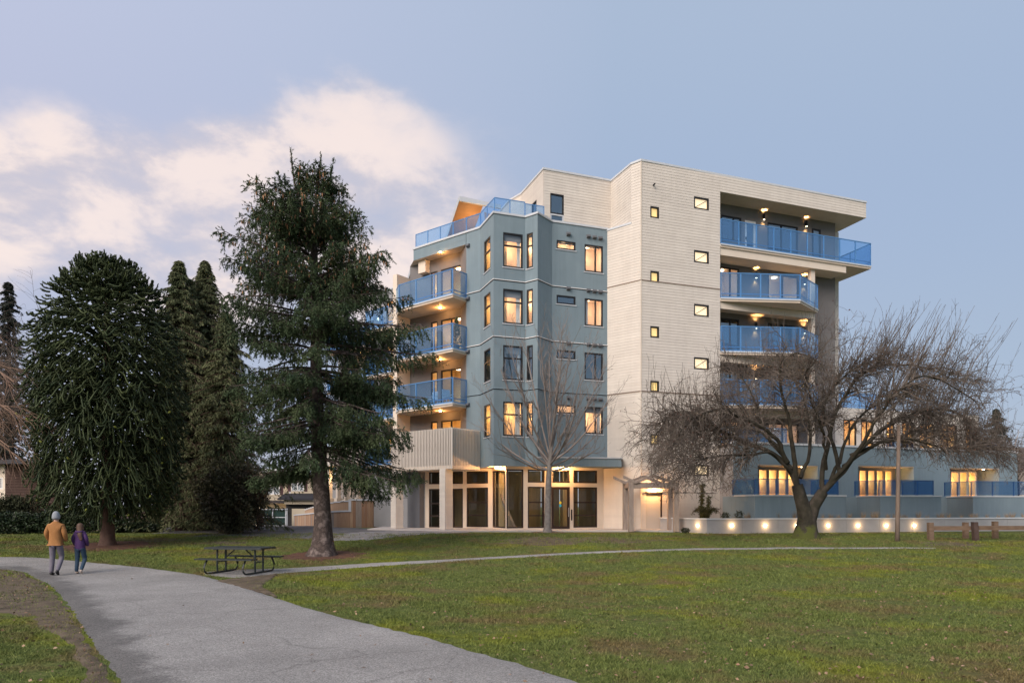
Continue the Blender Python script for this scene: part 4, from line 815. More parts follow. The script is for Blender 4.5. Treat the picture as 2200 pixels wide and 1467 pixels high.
# fallen leaves
def leaves():
    n = 2600; Y = 7.4*(30/7.4)**rng.random(n); X = (rng.random(n)*1.5-.75)*Y; k = ~inside(pathpoly, X, Y) | (rng.random(n) < .04); X, Y = X[k], Y[k]; n = len(X)
    xv, yv = rng.uniform(-20,-10,900), rng.uniform(9,21,900); kv = inside(vp, xv, yv) | inside(vergepoly, xv, yv); X = np.concatenate([X, xv[kv]]); Y = np.concatenate([Y, yv[kv]]); n = len(X)
    c = np.stack([X,Y,hgt(X,Y)+.03+.012*rng.random(n)],1); a = nrm(rng.normal(size=(n,3))*[1,1,.35]); b = nrm(np.cross(a, rng.normal(size=(n,3))*[.3,.3,1])); s = (.014+.022*rng.random(n))[:,None]
    V = np.stack([c-a*s, c+b*s*.55+[0,0,.008], c+a*s, c-b*s*.55], 1).reshape(-1,3); o = np_mesh('fallen_leaves', V, np.arange(len(V)).reshape(-1,4), mat('dead_leaf', (.14,.075,.045), (.26,.18,.12), 3, .8, island=.6), None, kind='stuff'); o['label'] = 'scattered brown fallen leaves on the lawn'
leaves()
# ------------------------------------------------------------------ trees and plants
M['conif'] = mat('spruce_needles', (.036,.064,.034), (.080,.104,.048), .9, .75, island=.45, spec=.15)
M['cone'] = mat('spruce_cones', (.30,.155,.085), (.40,.22,.13), 2, .8, island=.3)
M['bark'] = mat('spruce_bark', (.105,.080,.070), (.20,.16,.145), 4, .95, 1.0, 18, c3=(.05,.038,.034), det=10)
M['araucaria'] = mat('araucaria_scales', (.014,.027,.011), (.066,.084,.032), 1.6, .65, island=.25, spec=.25)
M['tips'] = mat('araucaria_tips', (.16,.18,.03), None, rough=.7)
M['cedarleaf'] = mat('cedar_sprays', (.070,.092,.046), (.155,.160,.080), .5, .8, island=.45, spec=.15)
M['farconif'] = mat('dark_conifer', (.022,.030,.026), (.045,.050,.036), .5, .85, island=.4)
M['redbark'] = mat('reddish_bark', (.070,.042,.034), (.13,.080,.062), 3, .95, .8, 20)
M['twig'] = mat('bare_twigs', (.072,.057,.047), (.155,.128,.108), 1.2, .9, island=.3)
M['limb'] = mat('mossy_limbs', (.016,.013,.011), (.056,.045,.037), 2.6, .95, 1.0, 16, c3=(.030,.027,.018), det=8)
def moss_trunk():
    m = M['limb'].copy(); m.name = 'mossy_trunk_bark'; t = m.node_tree; L = t.links.new; b = t.nodes['Principled BSDF']; tc = [n for n in t.nodes if n.type == 'TEX_COORD'][0]; src = b.inputs['Base Color'].links[0].from_socket
    n = N(t,'ShaderNodeTexNoise'); n.inputs['Scale'].default_value = 3.2; n.inputs['Detail'].default_value = 8; L(tc.outputs['Object'], n.inputs['Vector']); sp = N(t,'ShaderNodeSeparateXYZ'); L(tc.outputs['Object'], sp.inputs[0])
    a = N(t,'ShaderNodeMath', operation='MULTIPLY_ADD'); L(sp.outputs[2], a.inputs[0]); a.inputs[1].default_value = -.30; L(n.outputs[0], a.inputs[2]); mr = N(t,'ShaderNodeMapRange', interpolation_type='SMOOTHSTEP'); L(a.outputs[0], mr.inputs[0]); mr.inputs[1].default_value = .34; mr.inputs[2].default_value = .52
    x = N(t,'ShaderNodeMix', data_type='RGBA'); L(mr.outputs[0], x.inputs[0]); L(src, x.inputs[6]); x.inputs[7].default_value = (.060,.068,.016,1); L(x.outputs[2], b.inputs['Base Color']); return m
M['mosstrunk'] = moss_trunk()
M['greybark'] = mat('grey_street_tree_bark', (.15,.13,.12), (.27,.25,.23), 5, .9, .8, 25)
M['gtwig'] = mat('grey_brown_twigs', (.18,.15,.135), (.28,.245,.225), 2, .9, island=.25)
M['dead'] = mat('hanging_dead_leaf', (.060,.030,.022), (.11,.055,.040), 2, .9, island=.4)
M['tan'] = mat('tan_willow_twigs', (.24,.15,.11), (.34,.23,.17), 1, .9, island=.25)
M['burg'] = mat('burgundy_leaf', (.100,.058,.044), (.135,.115,.060), 1.4, .7, island=.7, c3=(.080,.078,.042))
M['laurel'] = mat('laurel_leaf', (.016,.030,.014), (.040,.062,.026), 1, .5, island=.5, spec=.4)
M['hedgem'] = mat('hedge_leaf', (.022,.028,.012), (.045,.05,.022), 1, .8, island=.5)
M['mossb'] = mat('moss', (.05,.07,.012), (.09,.12,.02), 4, .95, .8, 40)
def trunk_mesh(pts, rad, k=14, flare=None, wob=.05):
    P = np.array(pts, float)[None]; R = np.array(rad, float)[None]; v, f = tubes(P, R, k); c = np.repeat(P[0], k, 0); a = np.arctan2(v[:,1]-c[:,1], v[:,0]-c[:,0]); s = 1+wob*np.sin(a*5+v[:,2]*1.3)+wob*.6*np.sin(a*9+v[:,2]*3)
    return c+(v-c)*s[:,None], f
def interp_poly(pts, n):
    p = np.array(pts, float); s = np.concatenate([[0], np.cumsum(np.linalg.norm(np.diff(p,axis=0),axis=1))]); q = np.linspace(0, s[-1], n); r = np.stack([np.interp(q, s, p[:,i]) for i in range(p.shape[1])], 1)
    for _ in range(2): r[1:-1] = (r[:-2]+2*r[1:-1]+r[2:])/4
    return r
def spawn(P, R, count, lr, n, spread, up, curl, rfac, rmax, smin=.15, rtip=.004, jit=.25, tanw=.5, wlen=True, outward=None):
    """child branches of the polylines P (M,k,3) with radii R: returns (count,n,3),(count,n)"""
    M_, k, _ = P.shape; ln = np.linalg.norm(P[:,-1]-P[:,0], axis=1)+.1; pr = ln/ln.sum() if wlen else None
    idx = rng.choice(M_, count, p=pr); s = (smin+(1-smin)*rng.random(count))*(k-1); i0 = np.minimum(s.astype(int), k-2); fr = (s-i0)[:,None]
    a, b = P[idx,i0], P[idx,i0+1]; pos = a+(b-a)*fr; T = nrm(b-a); r0 = R[idx,i0]*(1-fr[:,0])+R[idx,i0+1]*fr[:,0]
    rp = rng.normal(size=(count,3)); rp = nrm(rp-(rp*T).sum(1,keepdims=True)*T); d = T*tanw+rp*spread+np.array([0,0,1.])*up
    if outward is not None: o = pos-outward; o[:,2] *= .4; d = d+nrm(o)*.5
    d = nrm(d); L_ = lr[0]+(lr[1]-lr[0])*rng.random(count); out = [pos]; 
    for j in range(n-1):
        d = nrm(d+np.array([0,0,1.])*curl+rng.normal(size=(count,3))*jit*.5); pos = pos+d*(L_/(n-1))[:,None]; out.append(pos)
    r1 = np.minimum(r0*rfac, rmax); t = np.linspace(0,1,n)[None,:]; Rr = r1[:,None]*(1-t)+rtip*t
    return np.stack(out,1), Rr
# --- spruce
Zp = lambda y, Y: CZ+(HY-y)*Y/F
def spruce():
    root = empty('spruce_tree', (SPX, SPY, float(hgt(SPX,SPY))), 'tall shaggy green spruce with hanging cones standing beside the picnic table', 'tree')
    z0 = float(hgt(SPX,SPY)); 
    def px(x, y, dy=0): Y = SPY+dy; return (ray(x)*Y, Y, CZ+(HY-y)*Y/F)
    tr = [px(691,1203), px(691,1190), px(693,1165), px(694,1120), px(692,1080), px(688,1020), px(684,950), px(680,850), px(678,750), px(677,650), px(676,550), px(677,460), px(684,390), px(690,335)]
    tr = interp_poly(tr, 30); zz = tr[:,2]; rad = np.interp(zz-z0, [-.3,.0,.2,.6,1.3,3,6,9,12,14.6], [.74,.62,.46,.365,.31,.28,.22,.15,.085,.02])
    v, f = trunk_mesh(tr, rad, 18, wob=.045); np_mesh('trunk', v, f, M['bark'], root, True)
    l2 = interp_poly([px(676,560), px(660,500), px(640,430), px(628,370), px(625,326)], 12); v, f = trunk_mesh(l2, np.linspace(.08,.015,12), 8); np_mesh('leader', v, f, M['bark'], root, True)
    l3 = interp_poly([px(677,480), px(706,420), px(716,345)], 8)
    def axis(z): return np.stack([np.interp(z, tr[:,2], tr[:,0]), np.interp(z, tr[:,2], tr[:,1])], -1)
    yy = np.array([1040,1000,900,800,740,700,640,600,550,500,440,400,360,320]); zt = CZ+(HY-yy)*SPY/F
    Rr = np.array([150,205,195,215,215,222,165,170,138,126,86,76,48,16])/F*SPY; Rl = np.array([90,125,150,185,180,175,168,172,165,160,140,98,56,16])/F*SPY
    nb_ = 205; q = rng.random(nb_)**1.12; zb = 2.9+(13.25-2.9)*q**.92; az = rng.random(nb_)*6.283
    # keep the branches in loose whorls so that sky shows between them
    zb = zb+.18*np.round(np.sin(zb*3.6))
    cr = np.cos(az); zq = zb+.9*np.clip((zb-8)/5,0,1); L_ = np.where(cr > 0, np.interp(zq, zt, Rr), np.interp(zq, zt, Rl)); Ld = (np.interp(zq, zt, Rr)+np.interp(zq, zt, Rl))/2*.95
    L_ = L_*np.abs(cr)**1.0+Ld*(1-np.abs(cr)); L_ = L_*(.50+.52*rng.random(nb_)**.5)*(1+.10*np.sin(az*3+zb*1.7)+.08*np.sin(az*5-zb*2.9))
    tips = [(932,768,.15),(905,700,-.3),(872,612,.2),(833,520,.1),(800,480,-.2),(890,1015,.25),(870,930,-.25),(915,860,.1),(484,604,.1),(500,452,-.2),(492,800,.2),(520,700,-.3),(555,985,.2),(530,405,.1),(487,545,.3),(600,1010,-.2),(850,1010,.5),(505,880,.2)]
    zt_ = np.array([Zp(t[1],SPY) for t in tips]); sx = np.array([1.0 if t[0] > 690 else -1.0 for t in tips]); at_ = np.array([t[2] for t in tips]); Lt = np.array([abs(t[0]-682)/F*SPY for t in tips])/np.cos(at_); fac_ = np.interp(zt_,[3,6,10,14],[-.10,.05,.42,.85])+np.interp(zt_,[3,6,10,14],[-.36,-.42,-.38,-.15])+.20
    zb = np.concatenate([zb, zt_-Lt*fac_]); az = np.concatenate([az, np.where(sx > 0, at_, np.pi-at_)]); L_ = np.concatenate([L_, Lt]); nb_ = len(zb)
    n = 10; s = np.linspace(0,1,n)[None,:]; up = np.interp(zb, [3,6,10,14], [-.10,.05,.42,.85])[:,None]; sag = np.interp(zb, [3,6,10,14], [-.36,-.42,-.38,-.15])[:,None]
    hz = L_[:,None]*s; dz = L_[:,None]*(up*s+sag*s**2+.20*s**4); A = axis(zb); bend = (rng.normal(size=nb_)*.22)[:,None]*s
    P = np.stack([A[:,0:1]+hz*np.cos(az[:,None]+bend), A[:,1:2]+hz*np.sin(az[:,None]+bend), zb[:,None]+dz], -1)
    Rb = (.012+.014*L_)[:,None]*(1-.85*s); v, f = tubes(P, Rb, 5); np_mesh('branches', v, f, M['bark'], root, True, kind='stuff')
    # branchlets in the plane of each branch, drooping
    O, D, Ls = [], [], []; BP, BR_ = [], []
    for i in range(nb_):
        m = int(6+7*L_[i]); ss = .18+.82*np.linspace(0,1,m)**.85; c = np.stack([np.interp(ss, s[0], P[i,:,j]) for j in range(3)], 1); T = nrm(np.gradient(c, axis=0)) if m > 2 else np.ones((m,3))
        side = np.where(np.arange(m)%2 == 0, 1, -1)[:,None]; lat = nrm(np.cross(T, [0,0,1.]))*side; bl = (.26*L_[i]*(1.05-ss*.80)+.14+.18*rng.random(m))
        d = nrm(T*.75+lat*.75+[0,0,-.18]); k = 5; pos = c.copy(); seg = [pos]
        for j in range(k-1): d = nrm(d+np.array([0,0,-.34])+rng.normal(size=d.shape)*.12); pos = pos+d*(bl/(k-1))[:,None]; seg.append(pos)
        BP.append(np.stack(seg,1)); BR_.append(np.outer(np.full(m,.009), np.linspace(1,.4,k)))
        O.append(P[i][None]); 
    BP = np.concatenate(BP); BR_ = np.concatenate(BR_); v, f = tubes(BP, BR_, 3); np_mesh('branchlets', v, f, M['bark'], root, kind='stuff'); print('spruce branchlets', len(BP))
    # sprigs
    def sprigs(Pl, per, lo, Ls, drop):
        Mn, k, _ = Pl.shape; idx = np.repeat(np.arange(Mn), per); s_ = (lo+(1-lo)*rng.random(len(idx)))*(k-1); i0 = np.minimum(s_.astype(int), k-2); fr = (s_-i0)[:,None]; a, b = Pl[idx,i0], Pl[idx,i0+1]
        o = a+(b-a)*fr; T = nrm(b-a); d = nrm(T*.8+rng.normal(size=T.shape)*.42+[0,0,-drop]); return o, d, Ls*(.6+.8*rng.random(len(o)))
    o1, d1, s1 = sprigs(BP, 6, .12, .21, .40); o2, d2, s2 = sprigs(P, 12, .45, .20, .15); o3, d3, s3 = sprigs(BP, 2, .3, .30, 1.5)
    l3p = np.stack([interp_poly(l3,12), l2, interp_poly(tr[-9:],12)]); o4, d4, s4 = sprigs(l3p, 60, .2, .22, -.7)
    O = np.concatenate([o1,o2,o3,o4]); D = np.concatenate([d1,d2,d3,d4]); S = np.concatenate([s1,s2,s3,s4]); print('spruce sprigs', len(O))
    hi = np.clip((O[:,2:3]-8.5)/5,0,1); D = nrm(D+hi*np.array([0,0,.9])*(rng.random((len(D),1)) < .6)); v, f = needles(O, D, S, 11, .074, .032, .8); np_mesh('needles', v, f, M['conif'], root, kind='stuff')
    # cones near the top
    k = rng.choice(np.where((o1[:,2] > 9.2) & (rng.random(len(o1)) < .9))[0], 900); c = o1[k]; ln = .13+.07*rng.random(len(k)); m = len(k)
    Pc = np.stack([c, c-[0,0,1]*ln[:,None]*.35, c-[0,0,1]*ln[:,None]*.75, c-[0,0,1]*ln[:,None]],1); Rc = np.tile([.012,.030,.024,.006],(m,1)); v, f = tubes(Pc, Rc, 5); np_mesh('cones', v, f, M['cone'], root, kind='stuff')
spruce()
# --- monkey puzzle
def monkey():
    X, Y = MP; z0 = float(hgt(X,Y)); root = empty('monkey_puzzle_tree', (X,Y,z0), 'dense dark monkey puzzle tree with curling rope-like branches behind the two walkers', 'tree')
    def zpx(y): return CZ+(HY-y)*Y/F
    tr = np.array([(X,Y,z0-.2),(X,Y,z0+.0),(X,Y,z0+.3),(X,Y,z0+1.5),(X+.02,Y,z0+6),(X-.05,Y,zpx(600))]); v, f = trunk_mesh(interp_poly(tr,24), np.interp(interp_poly(tr,24)[:,2]-z0, [-.2,0,.3,1.5,6,11],[.42,.34,.27,.24,.17,.05]), 14); np_mesh('trunk', v, f, M['redbark'], root, True)
    yy = np.array([1110,1080,1000,900,800,700,650,600,575]); zt = zpx(yy); rt = np.array([100,124,142,150,148,136,115,86,54])/F*Y
    n = 9; n2 = 11; ye_s = yy[::-1]; rt_s = rt[::-1]
    def env(y): return np.interp(y, ye_s, rt_s)*(1+.07*np.sin(y*.045)+.05*rng.normal(size=np.shape(y)))
    nbm = 300; ye = 1075-(1075-590)*rng.random(nbm); az = rng.random(nbm)*6.283; ze = zpx(ye); Rm = env(ye)*(.70+.14*rng.random(nbm)); s = np.linspace(0,1,n)[None,:]; rel = np.clip((ze-z0)/(zpx(562)-z0),0,1)[:,None]
    zs = np.maximum(ze-np.interp(rel[:,0],[0,.5,1],[-.35,.10,.35])*Rm, z0+1.6); Pm = np.stack([X+Rm[:,None]*s*np.cos(az)[:,None], Y+Rm[:,None]*s*np.sin(az)[:,None], zs[:,None]+(ze-zs)[:,None]*s+.10*Rm[:,None]*np.sin(s*np.pi)], -1); Rb = np.tile(np.linspace(.045,.034,n),(nbm,1))
    # curling ropes: they leave the shell outwards, sag, and turn up again at the tip
    def ropeset(cnt, f0, f1, Ls, y0=1092, y1=566):
        y = y0-(y0-y1)*rng.random(cnt)**.92; r = env(y)*(f0+(f1-f0)*rng.random(cnt)); a = rng.random(cnt)*6.283; z = zpx(y); rl = np.clip((z-z0)/(zpx(562)-z0),0,1)
        pos = np.stack([X+r*np.cos(a), Y+r*np.sin(a), z], 1); rad_ = np.stack([np.cos(a), np.sin(a), np.zeros(cnt)], 1); tan_ = np.stack([-np.sin(a), np.cos(a), np.zeros(cnt)], 1)
        d = nrm(rad_*(.75-.35*rl[:,None])+tan_*rng.normal(size=(cnt,1))*.62+np.array([0,0,1.])*np.interp(rl,[0,.5,.85,1],[-.30,-.05,.35,1.0])[:,None])
        L_ = np.interp(rl,[0,.3,.7,1],[1.15,1.05,.75,.42])*(.5+.7*rng.random(cnt))*Ls; drop = np.interp(rl,[0,.4,.75,1],[.55,.52,.42,.10]); up = np.interp(rl,[0,.5,1],[.75,.80,.55]); out = [pos]
        for j in range(n2-1):
            t = j/(n2-2); g = (-drop*(1-t)**.8+up*t**1.4)[:,None]*np.array([0,0,1.]); d = nrm(d+g+rng.normal(size=d.shape)*.08); pos = pos+d*(L_/(n2-1))[:,None]; out.append(pos)
        P_ = np.stack(out,1); rr = np.hypot(P_[...,0]-X, P_[...,1]-Y); lim = np.interp(P_[...,2], zt, rt)*1.12; ok = (rr <= lim+.10).all(1) & (P_[...,2].max(1) < zpx(556)) & (P_[...,2].min(1) > z0+.65); return P_[ok]
    Pr = np.concatenate([ropeset(3500,.66,.98,1.0), ropeset(1900,.15,.72,1.0), ropeset(420,.1,.9,.8,640,566)]); cnt = len(Pr); print('ropes', cnt)
    Rr = np.tile(np.interp(np.arange(n2),[0,1,n2-2,n2-1],[.022,.030,.028,.012]),(cnt,1)); v1 = tubes(Pr, Rr, 4); v2 = tubes(Pm, Rb, 5); v, f = join([v1,v2]); np_mesh('ropes', v, f, M['araucaria'], root, kind='stuff')
    # sharp scale leaves along each rope
    m = 18; idx = np.repeat(np.arange(cnt), m); ss = rng.random(len(idx))*(n2-1.01); i0 = ss.astype(int); fr = (ss-i0)[:,None]; a, b = Pr[idx,i0], Pr[idx,i0+1]; c = a+(b-a)*fr; T = nrm(b-a); r = rng.normal(size=c.shape); r = nrm(r-(r*T).sum(1,keepdims=True)*T); sd_ = np.cross(T,r)*.022
    V = np.stack([c+r*.028-sd_-T*.02, c+r*.028+sd_-T*.02, c+r*.062+T*.045],1).reshape(-1,3); np_mesh('scale_leaves', V, np.arange(len(V)).reshape(-1,3), M['araucaria'], root, kind='stuff')
    k = rng.choice(cnt, 90, replace=False); e = Pr[k,-1]; d = nrm(Pr[k,-1]-Pr[k,-2]); Pt = np.stack([e-d*.05,e+d*.01,e+d*.06],1); v, f = tubes(Pt, np.tile([.030,.040,.015],(90,1)), 6); np_mesh('budding_tips', v, f, M['tips'], root, kind='stuff')
monkey()
# --- drooping cedars and other conifers
def drooper(name, X, Y, top, rad, m, nb_, lab, spray=.36, per=9, z_lo=.6, tris=5, grp=None, sp_w=.05, bark='redbark', power=.72):
    z0 = float(hgt(X,Y)); root = empty(name, (X,Y,z0), lab, 'tree', grp); H = top-z0
    tr = interp_poly([(X,Y,z0-.2),(X,Y,z0+.5),(X+.03*H*rng.normal()*.3,Y,z0+H*.5),(X,Y,top-.1)], 14); v, f = trunk_mesh(tr, np.linspace(.028*H,.015,14), 10); np_mesh('trunk', v, f, M[bark], root, True)
    q = rng.random(nb_); zb = z0+z_lo+(H-z_lo)*q**.9; az = rng.random(nb_)*6.283; relh = (zb-z0)/H; R_ = rad*np.minimum((1-relh)**power, 1.4*(1-relh)+.01)*(.28+.85*rng.random(nb_))*(1+.18*np.sin(az*3+zb*2.1)+.15*np.sin(az*5-zb*3.3+1))+.10; n = 8; s = np.linspace(0,1,n)[None,:]
    dz = R_[:,None]*(.25*s-.65*s**2+.18*s**3); P = np.stack([X+R_[:,None]*s*np.cos(az)[:,None], Y+R_[:,None]*s*np.sin(az)[:,None], np.maximum(zb[:,None]+dz, z0+.15)],-1)
    v, f = tubes(P, np.tile(np.linspace(.03,.006,n),(nb_,1)), 3); np_mesh('branches', v, f, M[bark], root, kind='stuff')
    cnt = nb_*per; idx = np.repeat(np.arange(nb_),per); s_ = (.12+.88*rng.random(cnt))*(n-1); i0 = np.minimum(s_.astype(int),n-2); fr = (s_-i0)[:,None]; a,b = P[idx,i0],P[idx,i0+1]; o = a+(b-a)*fr; T = nrm(b-a)
    lat = nrm(np.cross(T,[0,0,1.]))*rng.normal(size=(cnt,1)); d = nrm(T*.4+lat*.5+[0,0,-.55]); sl = spray*(.5+rng.random(cnt))*(.35+.65*(1-relh[idx])); v, f = needles(o, d, sl, tris, spray*.5, sp_w, .42); v[:,2] = np.maximum(v[:,2], z0+.02); np_mesh('foliage', v, f, M[m], root, kind='stuff')
drooper('cedar_tree', ray(385)*38, 38, Zp(560,38), 4.3, 'cedarleaf', 1150, 'tall olive green cedar just right of the monkey puzzle tree', per=16, tris=6, sp_w=.045)
drooper('cedar_tree', ray(440)*39.5, 39.5, Zp(560,39.5), 4.7, 'cedarleaf', 1250, 'olive green cedar with its top between the first cedar and the spruce', per=16, tris=6, sp_w=.045)
drooper('cedar_tree', ray(408)*38.5, 38.5, Zp(600,38.5), 3.3, 'cedarleaf', 500, 'narrow olive green cedar squeezed between two taller cedars', per=14, tris=6, sp_w=.045)
drooper('cedar_tree', ray(487)*36.5, 36.5, Zp(670,36.5), 3.1, 'cedarleaf', 800, 'shorter drooping cedar touching the left branches of the spruce', per=16, tris=6, sp_w=.045)
drooper('conifer_tree', ray(18)*46, 46, Zp(606,46), 3.4, 'farconif', 420, 'dark slim conifer at the left edge behind the tan twigs', per=14, tris=6, sp_w=.06, bark='bark')
drooper('conifer_tree', ray(-60)*48, 48, Zp(700,48), 4.5, 'farconif', 420, 'dark wide conifer partly cut off by the left edge', per=12, tris=6, sp_w=.06, bark='bark')
drooper('conifer_tree', ray(2140)*62, 62, Zp(878,62), 4.2, 'farconif', 420, 'distant dark conifer behind the right end of the low wing', per=12, tris=5, sp_w=.07, bark='bark')
drooper('conifer_tree', ray(2085)*66, 66, Zp(905,66), 4.0, 'farconif', 260, 'distant conifer half hidden by the upper storey of the low wing', per=12, tris=5, sp_w=.07, bark='bark')
drooper('conifer_tree', ray(590)*110, 110, Zp(995,110), 3.5, 'farconif', 160, 'far small conifer above the roof of the cream house', per=10, tris=5, sp_w=.12, bark='bark', spray=.6)
def bush(name, X, Y, rx, ry, h, m, n, lab, cat='bush', leaf=.06, z0=None, grp=None, stems=True, base=0.0):
    z0 = float(hgt(X,Y)) if z0 is None else z0; root = empty(name, (X,Y,z0), lab, cat, grp); u = nrm(rng.normal(size=(n,3))); r = (.50+.50*rng.random(n)**.55)*(1+.14*np.sin(u[:,0]*7+u[:,2]*5)+.14*np.sin(u[:,1]*9+u[:,0]*3+u[:,2]*4)+.08*np.sin(u[:,0]*17+u[:,2]*19))+(rng.random(n) < .04)*.14*rng.random(n); c = np.stack([X+rx*u[:,0]*r, Y+ry*u[:,1]*r, z0+base+h*.5*(1+u[:,2]*r)],1); c[:,2] = np.maximum(c[:,2], z0+.02)
    a = nrm(u+rng.normal(size=(n,3))*.8); b = nrm(np.cross(a, rng.normal(size=(n,3)))); s = leaf*(.6+.8*rng.random(n))[:,None]; V = np.stack([c-a*s, c+b*s*.5, c+a*s, c-b*s*.5],1).reshape(-1,3); np_mesh('foliage', V, np.arange(len(V)).reshape(-1,4), M[m], root, kind='stuff')
    if stems: P = np.array([[(X,Y,z0-.05),(X+rx*.3*math.cos(t),Y+ry*.3*math.sin(t),z0+h*.4),(X+rx*.55*math.cos(t),Y+ry*.55*math.sin(t),z0+base+h*.75)] for t in np.arange(7)*.9]); v,f = tubes(P, np.tile([.05,.03,.01],(7,1)),5); np_mesh('stems', v, f, M['limb'], root)
bush('burgundy_bush', ray(500)*34.6, 34.6, 1.62, 1.4, 3.5, 'burg', 26000, 'large dark burgundy leaved bush between the cedars and the cream house', leaf=.065)
bush('burgundy_bush', ray(445)*39, 39, 1.4, 1.4, 2.6, 'burg', 10000, 'smaller dark bush left behind the large burgundy bush', leaf=.065)
for i, (px, w_, h_) in enumerate(((-10,1.1,1.75),(22,.75,1.9),(56,.8,1.85))):
    X, Y = ray(px)*37, 37; bush('clipped_hedge', X, Y, w_, .6, h_, 'hedgem', 6000, ('dark clipped hedge block cut off by the left edge','dark clipped hedge block second from the left edge','dark clipped hedge block nearest the monkey puzzle tree')[i], 'hedge', leaf=.05, stems=False)
for i, (px, Y, w_, h_) in enumerate(((10,34.5,1.3,1.1),(75,34.8,1.1,1.0),(128,35,1.1,1.2),(180,35.2,1.0,1.25),(265,35.6,.9,.7),(310,36,.9,.45))):
    bush('laurel_shrub', ray(px)*Y, Y, w_, .7, h_, 'laurel', 4200, ('low glossy laurel below the hedge at the left edge','low glossy laurel left of the man in the mustard jacket','glossy laurel right behind the man in the mustard jacket','glossy laurel right behind the girl in purple','low laurel just right of the monkey puzzle trunk','lowest ivy clump below the cedars')[i], 'shrub', leaf=.065, stems=False)
# --- bare crown trees
def bare_far(name, px, Y, base_y, top_y, lab, m, spread, cnt=400, lean=0, seed=0):
    X = ray(px)*Y; z0 = float(hgt(X,Y)); H = Zp(top_y,Y)-z0; root = empty(name, (X,Y,z0), lab, 'tree'); tr = interp_poly([(X,Y,z0-.2),(X,Y,z0+H*.25),(X+lean*.4,Y,z0+H*.45)],8); v,f = trunk_mesh(tr, np.linspace(.25,.15,8), 9); np_mesh('trunk', v, f, M['limb'], root, True)
    P, R = tr[None], np.linspace(.25,.15,8)[None]; P1_, R1 = spawn(P, R, 14, (H*.4,H*.6), 8, spread, .5, -.03, .6, .09, .5, .02, outward=None); P2_, R2 = spawn(P1_, R1, 110, (H*.15,H*.35), 7, .8, .25, -.08, .6, .03, .2, .008); P3_, R3 = spawn(P2_, R2, cnt*3, (H*.06,H*.16), 5, .8, .1, -.12, .7, .012, .1, .004)
    v,f = join([tubes(P1_,R1,5),tubes(P2_,R2,4),tubes(P3_,R3,3)]); np_mesh('bare_crown', v, f, M[m], root, kind='stuff')
def willow():
    Y = 27.0; X = ray(-190)*Y; z0 = float(hgt(X,Y)); root = empty('bare_willow', (X,Y,z0), 'bare willow whose tan arching twigs reach in from the left edge', 'tree'); tr = interp_poly([(X,Y,z0-.2),(X,Y,z0+1.5),(X+.5,Y+.2,z0+4)],8); R0_ = np.linspace(.35,.22,8); v,f = trunk_mesh(tr, R0_, 10); np_mesh('trunk', v, f, M['limb'], root, True)
    ends = [(-10,760),(30,820),(-40,680),(50,900),(20,960),(60,1000),(-20,870),(-60,780)]; P = np.stack([interp_poly([tuple(tr[-1]), (ray((e[0]-190)/2)*Y, Y+rng.normal()*1.0, Zp(e[1]-90,Y)), tuple(at(e[0],e[1],Y+rng.normal()*.8))], 9) for e in ends]); R = np.tile(np.linspace(.09,.02,9),(len(ends),1))
    P2_,R2 = spawn(P,R,150,(1.0,2.2),8,.5,.05,-.13,.6,.016,.25,.005,tanw=.9); P3_,R3 = spawn(P2_,R2,900,(.4,1.1),6,.5,0,-.10,.7,.008,.1,.004,tanw=.9); v,f = join([tubes(P,R,5),tubes(P2_,R2,4),tubes(P3_,R3,3)]); np_mesh('bare_crown', v, f, M['tan'], root, kind='stuff')
willow()
bare_far('bare_tree', 2185, 58, 1100, 880, 'thin bare tree at the right edge beyond the low wing', 'gtwig', .6, 300)
bare_far('bare_tree', -25, 40, 1100, 640, 'bare dark tree crown cut off by the left edge', 'twig', .7, 500)
